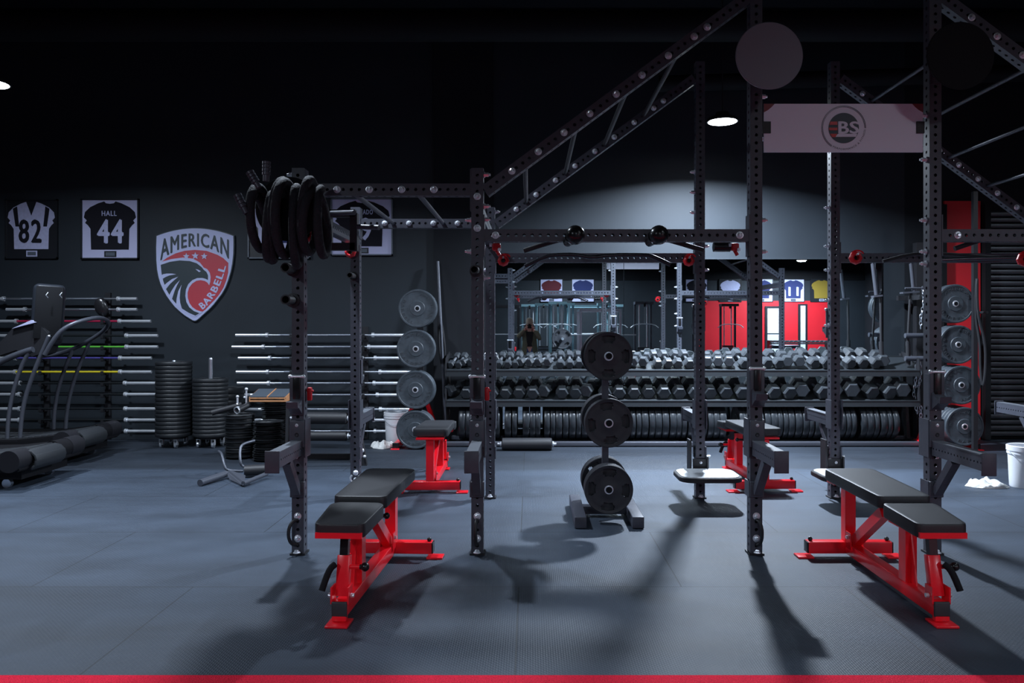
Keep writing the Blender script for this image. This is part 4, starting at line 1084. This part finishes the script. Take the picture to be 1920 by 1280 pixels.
DK = [(154, 556), (262, 520), (380, 503), (500, 510), (582, 536), (640, 580), (668, 615), (700, 640), (718, 680), (718, 736), (690, 722), (650, 711), (590, 712), (530, 738), (482, 786), (454, 850), (447, 925), (460, 1000), (495, 1062), (550, 1108), (615, 1132), (568, 1162), (490, 1128), (415, 1082), (345, 1028), (290, 962), (258, 915), (215, 840), (184, 745), (165, 660)]
shp([DK], 'eagle_head', LOGOD, .0075)
ST = [[(158, 690), (182, 668), (225, 660), (290, 660), (340, 668), (260, 682), (215, 700), (178, 722)],
      [(196, 800), (230, 770), (290, 725), (365, 697), (320, 735), (270, 780), (216, 848)],
      [(254, 925), (285, 865), (330, 795), (384, 737), (350, 800), (320, 870), (288, 968)],
      [(340, 1035), (345, 960), (365, 870), (405, 793), (390, 860), (382, 950), (388, 1010), (412, 1092)],
      [(570, 606), (600, 612), (634, 631), (614, 643)]]
shp(ST, 'feather_lines', LOGOW, .010)
def star(cx, cy, r): return [(cx+(r if k % 2 == 0 else r*.42)*sin(pi*k/5), cy-(r if k % 2 == 0 else r*.42)*cos(pi*k/5)) for k in range(10)]
shp([star(460, 454, 42), star(567, 448, 46), star(674, 454, 42)], 'stars', LOGOW, .0078)
mb = MB()
def amap(u, v):
    x = 146+u*822
    b = 338+.00096*(x-570)**2; t_ = 176+.00046*(x-560)**2
    return SH(x, b+(t_-b)*v, .0025)
text_map(mb, 'AMERICAN', amap, .03, (0, -.003, 0), 3); mb.build('name_lettering', LOGOD, sh, HS, sm=False)
mb = MB()
def bmap(u, v):
    # curve of the baseline, bottom left to top right
    P0, P1, P2 = V((655, 1092)), V((850, 935)), V((936, 570)); p = P0*(1-u)**2+P1*2*u*(1-u)+P2*u*u
    t_ = (P1-P0)*(1-u)+(P2-P1)*u; t_.normalize(); n_ = V((t_.y, -t_.x))
    if n_.x > 0: n_ = -n_
    q = p+n_*v*84; return SH(q.x, q.y, .005)
text_map(mb, 'BARBELL', bmap, .035, (0, -.003, 0), 2); mb.build('name_lettering', LOGOW, sh, HS, sm=False)

# ================================================================== FRAMED JERSEYS
def jersey(px0, py0, px1, py1, label, mm, jm, num, numm, name=None, Yw=WY, sgn=1, frm=None, numside=None, scale=1, namex=(.36, .62), vneck=False, stripe=None, at=None):
    """framed shirt; drawn in a unit square, u across, v down"""
    if at is None: a, b = W(px0, py0, Yw), W(px1, py1, Yw)
    else: a, b = at
    t = thing('framed_jersey', label, 'framed jersey', ((a.x+b.x)/2, Yw, b.z), group='framed jerseys on the walls'); O = -V(t.location)
    w_, h_ = b.x-a.x, a.z-b.z
    def Q(u, v, d): return V((a.x+u*w_, Yw-sgn*(.022+d), a.z-v*h_))
    D = V((0, -sgn*.004, 0))
    fr = MB()
    for u0, v0, u1, v1 in ((0, 0, 1, .022), (0, .978, 1, 1), (0, 0, .022, 1), (.978, 0, 1, 1)):
        fr.prism([Q(u0, v0, -.02), Q(u1, v0, -.02), Q(u1, v1, -.02), Q(u0, v1, -.02)], V((0, -sgn*.034, 0)))
    fr.build('frame', frm or FRB, t, O, sm=False)
    MB().prism([Q(.01, .01, -.018), Q(.99, .01, -.018), Q(.99, .99, -.018), Q(.01, .99, -.018)], V((0, -sgn*.016, 0))).build('mat_board', mm, t, O, sm=False)
    half = [(.40, .045), (.30, .075), (.16, .14), (.07, .22), (.05, .31), (.10, .36), (.07, .40), (.12, .44), (.165, .50), (.175, .84)]
    if vneck: neck = [(.40, .05), (.50, .28), (.60, .05)]
    else: neck = [(.40, .045), (.43, .075), (.50, .085), (.57, .075), (.60, .045)]
    P = half[::-1]+neck[1:-1]+[(1-x, y) for x, y in half]
    MB().prism([Q(u, v, .0) for u, v in P], D).build('shirt', jm, t, O, sm=False)
    if stripe:
        for m_ in (0, 1):
            f = lambda u: 1-u if m_ else u
            MB().prism([Q(f(.15), .16, .004), Q(f(.23), .12, .004), Q(f(.27), .46, .004), Q(f(.20), .46, .004)], D*.3).build('shoulder_stripe', stripe, t, O, sm=False)
    if num:
        mb = MB(); u0, u1 = numside or (.28, .74)
        def f(u, v):
            uu = u0+u*(u1-u0); 
            return Q(uu, .74-v*.40, .005)
        text_map(mb, num, f, .034, D*.4); mb.build('shirt_number', numm, t, O, sm=False)
    if name:
        mb = MB(); text_map(mb, name, lambda u, v: Q(namex[0]+u*(namex[1]-namex[0]), .285-v*.085, .005), .02, D*.4); mb.build('shirt_name', numm, t, O, sm=False)
    MB().prism([Q(.40, .865, -.004), Q(.61, .865, -.004), Q(.61, .965, -.004), Q(.40, .965, -.004)], D).build('plaque', FRB if mm is JMAT else JW, t, O, sm=False)
    MB().prism([Q(.425, .885, .000), Q(.585, .885, .0), Q(.585, .945, .0), Q(.425, .945, .0)], D*.6).build('plaque_plate', FRG, t, O, sm=False)
    return t
jersey(12, 374, 110, 485, 'framed white football jersey 82 at the far left of the wall', FRB, JW, '82', JB, vneck=True, stripe=JB, numside=(.26, .70))
jersey(154, 373, 262, 486, 'framed black football jersey 44 on a white mat', JMAT, JB, '44', JW, 'HALL')
jersey(466, 372, 583, 485, 'framed white jersey mostly hidden behind the coiled battle rope', FRB, JMAT, '22', JN, frm=FRG)
jersey(621, 372, 737, 479, 'framed black jersey 9 seen through the first bay of the rack', JMAT, JB, '9', JW, 'ERADO', numside=(.48, .66), namex=(.44, .68), frm=FRG)

# ================================================================== TREADMILLS at the left
def treadmill(loc, label, full=True):
    t = thing('curved_treadmill', label, 'treadmill', loc, group='black slat belt treadmills'); x, y, z = loc
    # local: +x rear end, -x console, y width
    L_ = 1.9; w_ = .98; TD = mat('treadmill_black', (.008, .008, .010), .6, 0, .2) if 'treadmill_black' not in bpy.data.materials else bpy.data.materials['treadmill_black']
    for s in (-1, 1):
        yy = s*(w_/2-.09)
        if s > 0: MB().cyl((-.11, .12, .262), (-.11, yy-.08, .262), .092, n=40).build('hull_end', TD, t)
        P = [V((-.04, yy-.08, .17)), V((-.03, yy-.08, .28)), V((-.10, yy-.08, .325)), V((-.6, yy-.08, .27)), V((-1.1, yy-.08, .26)), V((-1.7, yy-.08, .33)), V((-1.9, yy-.08, .30)), V((-1.9, yy-.08, .10)), V((-1.0, yy-.08, .10))]
        P = [V((p.x, p.y if s < 0 else .11, p.z)) for p in P]
        MB().prism(P, V((0, .16 if s < 0 else yy+.08-.11, 0)), .012).build('side_cover', TD, t)
        MB().cyl((-.11, yy-.10, .262), (-.11, yy+.10, .262), .096, n=40).build('drum_cover', mat('cover_plastic', (0.0132, 0.0132, 0.0168), .55, 0, .3) if 'cover_plastic' not in bpy.data.materials else bpy.data.materials['cover_plastic'], t)
    sm_ = MB()
    n = 26
    for k in range(n):
        u = k/(n-1); X = -.10-u*1.7; Zb = .262+.10*(2*u-.9)**2*.9
        X2 = X-.052; u2 = (-.10-X2)/1.7; Zc = .262+.10*(2*u2-.9)**2*.9
        a = atan2(Zc-Zb, -.052); sm_.rbox((X-.026, -.11, (Zb+Zc)/2), (.056, .44, .022), .006, 2, M.Rotation(pi-a, 3, 'Y'))
    for k in range(5):
        a = R(75-30*k); sm_.rbox((-.08+.125*cos(a)*.8, -.11, .245+.105*sin(a)*.8), (.022, .44, .055), .006, 2, M.Rotation(-a, 3, 'Y'))
    sm_.build('slat_belt', mat('slat_rubber', (0.0222, 0.0251, 0.0296), .55) if 'slat_rubber' not in bpy.data.materials else bpy.data.materials['slat_rubber'], t)
    MB().box((-.95, 0, .13), (1.7, w_-.3, .10)).build('under_frame', TD, t, sm=False)
    for xx in (-.25, -1.6):
        for s in (-1, 1): MB().cyl((xx, s*.30-.02, .04), (xx, s*.30+.02, .04), .04, n=24).build('transport_wheel', CHROMED, t) if xx > -1 else MB().box((xx, s*.3, .045), (.08, .08, .09)).build('foot', STEELD, t, sm=False)
    return t
tA = treadmill((-4.42, 7.22, 0), 'black slat belt treadmill nearest the camera, cut by the left edge')
tB = treadmill((-4.70, 8.45, 0), 'black slat belt treadmill with tall console and curved handrails, nearer the wall')
OB = -V(tB.location)
# handrails: two pairs of curved posts and the looping rail
def TP(px, py, Y): return W(px, py, Y)
yn, yf_ = 8.12, 8.86
for pts, y in ((((13, 842), (16, 770), (34, 700), (56, 655)), yn), (((36, 842), (42, 760), (64, 695), (92, 630)), yn+.02),
               (((100, 815), (102, 765), (112, 715), (136, 655)), yf_), (((122, 815), (126, 760), (142, 700), (170, 637)), yf_+.02)):
    P = [TP(a, b, y) for a, b in pts]; MB().tube(P, .021, 14, 2).build('rail_post', GREYS, tB, OB)
    MB().sph(P[-1], .014).build('bolt', CHROME, tB, OB)
MB().tube([TP(84, 665, yn), TP(98, 640, yn), TP(116, 617, yn+.02), TP(148, 602, yn+.1), TP(186, 594, yn+.3), TP(206, 602, yn+.5), TP(198, 618, yf_-.1), TP(170, 637, yf_), TP(136, 655, yf_), TP(104, 665, yf_), TP(70, 668, yf_)], .023, 14, 2).build('handrail', GREYS, tB, OB)
MB().tube([TP(-60, 700, yn), TP(-20, 690, yn), (TP(12, 672, yn)), TP(50, 658, yn), TP(62, 655, yn)], .032, 14, 2).build('handrail', GREYS, tB, OB)
c = TP(190, 576, 8.5); MB().sph(c, .10, (.72, .35, 1.05), 24, M.Rotation(R(-20), 3, 'Y')).build('sensor_pod', PLASB, tB, OB)
ym = 8.3
m = MB()
cx_ = TP(97, 600, ym); a_ = TP(88, 590, ym)
m.rbox((a_.x, ym+.02, a_.z), (.30, .20, .66), .06, 4, M.Rotation(R(4), 3, 'Y') @ M.Rotation(R(28), 3, 'Z'))
cs_ = m.build('console', mat('console_shell', (.02, .024, .032), .35), tB, OB)
m = MB().rbox((a_.x+.07, ym-.085, a_.z+.02), (.25, .02, .56), .008, 2, M.Rotation(R(4), 3, 'Y') @ M.Rotation(R(28), 3, 'Z')); m.build('console_screen', MATT, cs_)
P = [(-40, 668), (0, 640), (25, 612), (56, 605), (68, 600), (92, 625), (84, 662), (60, 670), (30, 658), (0, 668)]
MB().prism([TP(a, b, ym-.12) for a, b in P], V((0, .22, 0)), .01).build('console_tray', STEELD, tB, OB)
MB().prism([TP(22, 616, ym-.15), TP(58, 600, ym-.15), (TP(68, 604, ym-.15)), TP(44, 610, ym-.15)], V((0, .16, .0))).build('tray_lip', JW, tB, OB, sm=False)
for dx in (0, 26):
    MB().tube([TP(90+dx, 548, ym-.16), TP(86+dx, 553, ym-.18), TP(90+dx, 558, ym-.16)], .004, 6).build('console_button', CHROME, tB, OB)

# ================================================================== WHAT THE MIRROR SEES, behind the camera
BYW = -7.98
def BW(px, py, Y): s = F/(2*(WY-.02)-Y); return V(((px-VX)/s, Y, CH-(py-VY)/s))
for k, (px, mm, jm, num, nm, l) in enumerate(((1034, JMAT, JM, '', JW, 'framed maroon jersey on the wall behind the camera'), (1093, JMAT, JN, '', JW, 'framed navy jersey on the wall behind the camera, right of the maroon one'),
            (1306, JMAT, JB, '', JW, 'framed black jersey on the wall behind the camera, left of the dark framed one'), (1369, FRB, JW, '', JN, 'framed white jersey on a dark mat on the wall behind the camera'),
            (1428, JMAT, JN, '', JW, 'framed navy jersey above the red wall, partly behind a post'), (1487, JMAT, JN, '11', JW, 'framed navy jersey with white sides above the red wall'), (1540, FRB, JY, '', JB, 'framed yellow jersey at the end of the row above the red wall'))):
    a, b = BW(px-21, 523, BYW), BW(px+21, 566, BYW)
    jersey(0, 0, 0, 0, l, mm, jm, num, nm, Yw=BYW, sgn=-1, at=(a, b))
# openings in the red wall: door with two frosted panes, and a narrow one
for (x0, y0, x1, y1, bars, l) in ((1437, 577, 1467, 636, 1, 'door in the red wall with two frosted panes'), (1499, 573, 1510, 638, 0, 'narrow bright door gap in the red wall')):
    a, b = BW(x0, y0, BYW), BW(x1, y1, BYW); b.z = .3 if 0 else b.z
    t = thing('glazed_door', l, 'door', ((a.x+b.x)/2, BYW+.03, 0)); O = -V(t.location)
    MB().box(((a.x+b.x)/2, BYW+.03, a.z/2+.03), (b.x-a.x+.12, .05, a.z+.06)).build('door_frame', FRB, t, O, sm=False)
    h = a.z-.25
    for k in range(2 if bars else 1):
        z0, z1 = (.25+h*.5*k+.02, .25+h*.5*(k+1)-.02) if bars else (.25, a.z)
        MB().box(((a.x+b.x)/2, BYW+.06, (z0+z1)/2), (b.x-a.x-.04, .02, z1-z0)).build('frosted_pane', WIN, t, O, sm=False)
# machines: uprights, weight towers, racks
def cage(x, y, w_, d_, h, m, label, plates=0):
    t = thing('machine_frame', label, 'gym machine', (x, y, 0), group='steel machines behind the camera')
    for sx in (-1, 1):
        for sy in (-1, 1): MB().box((sx*w_/2, sy*d_/2, h/2), (.07, .07, h)).build('upright', m, t, sm=False)
        MB().box((sx*w_/2, 0, h-.035), (.06, d_, .07)).box((sx*w_/2, 0, .035), (.07, d_, .07)).build('side_rail', m, t, sm=False)
    MB().box((0, d_/2, h-.035), (w_, .06, .07)).box((0, -d_/2, h-.035), (w_, .06, .07)).build('top_rail', m, t, sm=False)
    MB().cyl((-w_/2-.45, d_/2+.06, 1.2), (w_/2+.45, d_/2+.06, 1.2), .016).build('bar', CHROME, t)
    for k in range(plates):
        for s in (-1, 1): MB().cyl((s*(w_/2+.12+.05*k), d_/2+.06, 1.2), (s*(w_/2+.16+.05*k), d_/2+.06, 1.2), .21, n=32).build('loaded_plate', RUB, t)
    return t
cage(2.05, -3.2, 1.15, 1.2, 1.95, CHROMED, 'silver square power cage seen in the mirror')
cage(-.9, -4.6, 1.1, 1.1, 2.1, STEELD, 'dark power cage behind the photographer', 3)
cage(1.9, -6.2, 1.2, 1.0, 2.15, TEAL, 'blue grey power cage near the back wall', 2)
def tower(x, y, label, m=TEAL, h=2.15, arms=True):
    t = thing('cable_machine', label, 'gym machine', (x, y, 0), group='cable machines behind the camera')
    MB().box((0, 0, .04), (.7, .9, .07)).build('base', m, t, sm=False)
    for s in (-1, 1): MB().cyl((s*.12, -.2, .07), (s*.12, -.2, h), .018).build('guide_rod', CHROME, t)
    for s in (-1, 1): MB().box((s*.24, -.2, h/2), (.06, .08, h)).build('mast', m, t, sm=False)
    MB().box((0, -.05, h), (.56, .4, .08)).build('head_beam', m, t, sm=False)
    for k in range(14): MB().box((0, -.2, .14+k*.05), (.34, .16, .044)).build('weight_plate', STEELD if k % 2 else GREYS, t, sm=False)
    MB().cyl((0, .16, 1.5), (0, .16, h), .003, n=6).build('cable', CHROME, t)
    MB().tube([(-.42, .18, 1.40), (-.30, .16, 1.50), (0, .16, 1.52), (.30, .16, 1.50), (.42, .18, 1.40)], .014, 8, 1).build('pull_bar', CHROME, t)
    MB().cyl((-.03, .14, h-.06), (.03, .14, h-.06), .06, n=24).build('pulley', PLASB, t)
    return t
for x, y, l in ((.45, -5.2, 'blue grey cable machine left of the teal cage'), (1.15, -4.8, 'blue grey cable machine in the middle of the mirror image'), (3.45, -3.6, 'tall cable machine with a chrome rod, reflected beside the post'),
                (0.0, -6.4, 'blue grey cable machine directly behind the photographer'), (2.45, -5.0, 'blue grey cable machine right of the silver cage'), (.85, -3.7, 'blue grey cable machine nearest the photographer'),
                (2.9, -6.6, 'cable machine near the back wall, behind the silver cage'), (6.6, -5.8, 'cable machine in front of the dark red wall')):
    tower(x, y, l, TEAL if x < 3 else GREYS)
# a row of small dumbbells on a low rack by the red wall
lr = thing('low_dumbbell_rack', 'low dumbbell rack in front of the red wall', 'dumbbell rack', (9.3, -7.0, 0))
for z in (.45, .85): MB().box((0, 0, z), (2.0, .35, .04)).build('rack_shelf', STEELD, lr, sm=False)
for s in (-1, 1): MB().box((s*1.0, 0, .48), (.05, .35, .96)).build('rack_end', STEELD, lr, sm=False)
kk = sorted(k for k in DM if isinstance(k, float))[2]; kd = DM[kk]
for z, nm in ((.47, 'lower'), (.87, 'upper')):
    for k in range(13):
        o = put(DM[('h', kk)], 'hex_dumbbell', None, (9.3-.9+.15*k, -7.0, z+.053)); put(kd, 'hex_head', o); put(kd, 'hex_head', o, (0, 0, 0), (0, 0, pi))
        tag(o, 'hex dumbbell, %s shelf of the low rack by the red wall, %s along' % (nm, ordn(k)), 'dumbbell', 'dumbbells on the low rack')
# leather bench machine
t = thing('preacher_bench', 'pale padded bench with red frame in front of the frosted door', 'bench', (8.35, -5.6, 0))
MB().rbox((0, 0, .78), (.9, .35, .12), .04).rbox((0, -.5, .5), (.5, .4, .08), .03).build('pad', GREYS, t)
MB().box((0, -.1, .36), (.08, .08, .72)).box((0, -.2, .04), (.6, 1.0, .07)).box((0, -.5, .25), (.07, .07, .45)).build('bench_frame', RED, t, sm=False)

# ================================================================== THE PHOTOGRAPHER, reflected in the mirror
ph = thing('person', 'person in a long olive coat and beige knit hat holding a camera to the eye', 'person', (0, -.16, 0)); PO = -V(ph.location)
def skin(name, verts, edges, m, sub=2, parent=ph):
    me = bpy.data.meshes.new(name); me.from_pydata([v[:3] for v in verts], edges, []); o = bpy.data.objects.new(name, me); C.objects.link(o)
    sk = o.modifiers.new('s', 'SKIN'); me.skin_vertices[0].data[0].use_root = True
    for i, v in enumerate(verts):
        q = v[3]; me.skin_vertices[0].data[i].radius = q if isinstance(q, tuple) else (q, q)
    ss = o.modifiers.new('b', 'SUBSURF'); ss.levels = sub; ss.render_levels = sub
    dg = bpy.context.evaluated_depsgraph_get(); r = bpy.data.meshes.new_from_object(o.evaluated_get(dg)); bpy.data.objects.remove(o)
    r.materials.clear(); r.materials.append(m); r.shade_smooth(); return put(r, name, parent, (0, 0, 0))
yb_ = .0
# body (local: y+ faces the mirror). head centre z 1.46
body = [(0, 0, .92, (.15, .11)), (0, 0, 1.08, (.13, .10)), (0, 0, 1.24, (.15, .10)), (0, .01, 1.33, (.10, .08)), (0, .02, 1.40, (.05, .05)), (0, .03, 1.47, (.065, .08)), (0, .03, 1.56, (.060, .075)),
        (-.17, 0, 1.30, .055), (-.31, -.02, 1.16, .045), (-.10, .11, 1.38, .032), (.17, 0, 1.30, .055), (.27, -.03, 1.09, .045), (.09, .11, 1.36, .032),
        (-.095, 0, .86, .085), (-.10, .01, .48, .06), (-.10, -.01, .09, .042), (-.11, .10, .035, .035), (.095, 0, .86, .085), (.10, .01, .48, .06), (.10, -.01, .09, .042), (.11, .10, .035, .035)]
be = [(0, 1), (1, 2), (2, 3), (3, 4), (4, 5), (5, 6), (3, 7), (7, 8), (8, 9), (3, 10), (10, 11), (11, 12), (0, 13), (13, 14), (14, 15), (15, 16), (0, 17), (17, 18), (18, 19), (19, 20)]
skin('body', body, be, PINK)
# coat: open at the front, long, with sleeves
m = MB(); n = 28; rings = []
for z, rx, ry, op in ((1.37, .085, .075, .5), (1.335, .15, .10, .35), (1.28, .20, .125, .25), (1.10, .185, .135, .25), (.92, .20, .15, .32), (.7, .225, .165, .38), (.5, .25, .18, .42), (.40, .26, .185, .45)):
    rings.append([m.b.verts.new((rx*sin(a), .0+ry*cos(a), z+.008*sin(5*a))) for a in [op+(2*pi-2*op)*k/n for k in range(n+1)]])
for A, B in zip(rings, rings[1:]):
    for k in range(n): m.b.faces.new((A[k], A[k+1], B[k+1], B[k]))
r = bmesh.ops.solidify(m.b, geom=m.b.faces[:], thickness=.012)
m.build('coat', COAT, ph)
for s, e, hnd in ((-1, (-.31, -.02, 1.16), (-.115, .10, 1.37)), (1, (.27, -.03, 1.09), (.105, .10, 1.345))):
    skin('coat_sleeve', [(s*.12, 0, 1.31, .075), (s*.19, 0, 1.28, .072), (*e, .062), (*hnd, .050)], [(0, 1), (1, 2), (2, 3)], COAT)
MB().lathe([(.0, 0), (.09, .01), (.10, .06), (.13, .05), (.13, -.30), (.12, -.32), (0, -.3)], (0, .02, 1.25), (0, 0, 1), 24).build('shirt', SHIRT, ph)
for s in (-1, 1):
    skin('trouser_leg', [(s*.07, 0, .95, .10), (s*.095, 0, .84, .10), (s*.10, .01, .48, .078), (s*.10, -.01, .12, .068)], [(0, 1), (1, 2), (2, 3)], JEAN)
    MB().rbox((s*.11, .045, .045), (.095, .27, .085), .035, 4).build('shoe', SHOE, ph)
# head details
MB().sph((0, .02, 1.485), .098, (.80, .98, 1.18), 28).sph((0, .118, 1.475), .016, (.8, 1, 1.3)).sph((-.08, .02, 1.48), .022, (.4, .8, 1.2)).sph((.08, .02, 1.48), .022, (.4, .8, 1.2)).build('head', PINK, ph)
MB().rbox((0, .108, 1.425), (.045, .010, .012), .004).build('mouth', mat('lips', (.38, .10, .10), .5), ph)
for s in (-1, 1): MB().sph((s*.032, .108, 1.50), .010).build('eye', mat('eye_dark', (.03, .02, .02), .2) if s < 0 else bpy.data.materials['eye_dark'], ph)
MB().lathe([(.0, .135), (.05, .128), (.080, .10), (.092, .06), (.094, .02), (.100, .018), (.100, -.018), (.09, -.02), (0, 0)], (0, .012, 1.535), (0, .12, 1), 32).build('knit_hat', HAT, ph)
MB().tube([(-.085, -.0, 1.50), (-.095, -.02, 1.42), (-.09, .02, 1.34)], .022, 8, 1).tube([(.085, -.0, 1.50), (.095, -.02, 1.42), (.09, .02, 1.34)], .022, 8, 1).build('hair', mat('brown_hair', (.06, .035, .02), .7), ph)
# hands with five fingers each round the camera
for s in (-1, 1):
    hz = 1.425
    m_ = [(s*.112, .105, hz-.045, .028), (s*.095, .125, hz-.01, .030), (s*.085, .135, hz+.012, .024)]
    skin('hand', m_, [(0, 1), (1, 2)], PINK)
    for k in range(4):
        z = hz+.028-.017*k
        skin('finger', [(s*.088, .135, z, .0095), (s*.078, .158, z+.002, .0088), (s*.060, .172, z+.002, .008), (s*(.040+.004*k), .174, z, .007)], [(0, 1), (1, 2), (2, 3)], PINK, 1)
    skin('thumb', [(s*.085, .115, hz-.025, .011), (s*.070, .100, hz-.030, .010), (s*.050, .098, hz-.018, .009)], [(0, 1), (1, 2)], PINK, 1)
ct = thing('photo_camera', 'black camera held by the person in the mirror', 'camera', (0, -.045, CH)); 
MB().rbox((0, 0, 0), (.14, .055, .095), .012, 3).rbox((0, 0, .055), (.05, .05, .03), .008).build('camera_body', PLASB, ct)
MB().lathe([(0, .0), (.036, 0), (.036, .022), (.033, .024), (.030, .020), (0, .016)], (0, .012, 0), (0, 1, 0), 32).build('camera_lens', PLASB, ct)
MB().tube([(-.07, -.01, .0), (-.085, -.05, -.08), (-.04, -.09, -.16), (.04, -.09, -.16), (.085, -.05, -.08), (.07, -.01, 0)], .008, 6, 2).build('red_strap', REDP, ct)
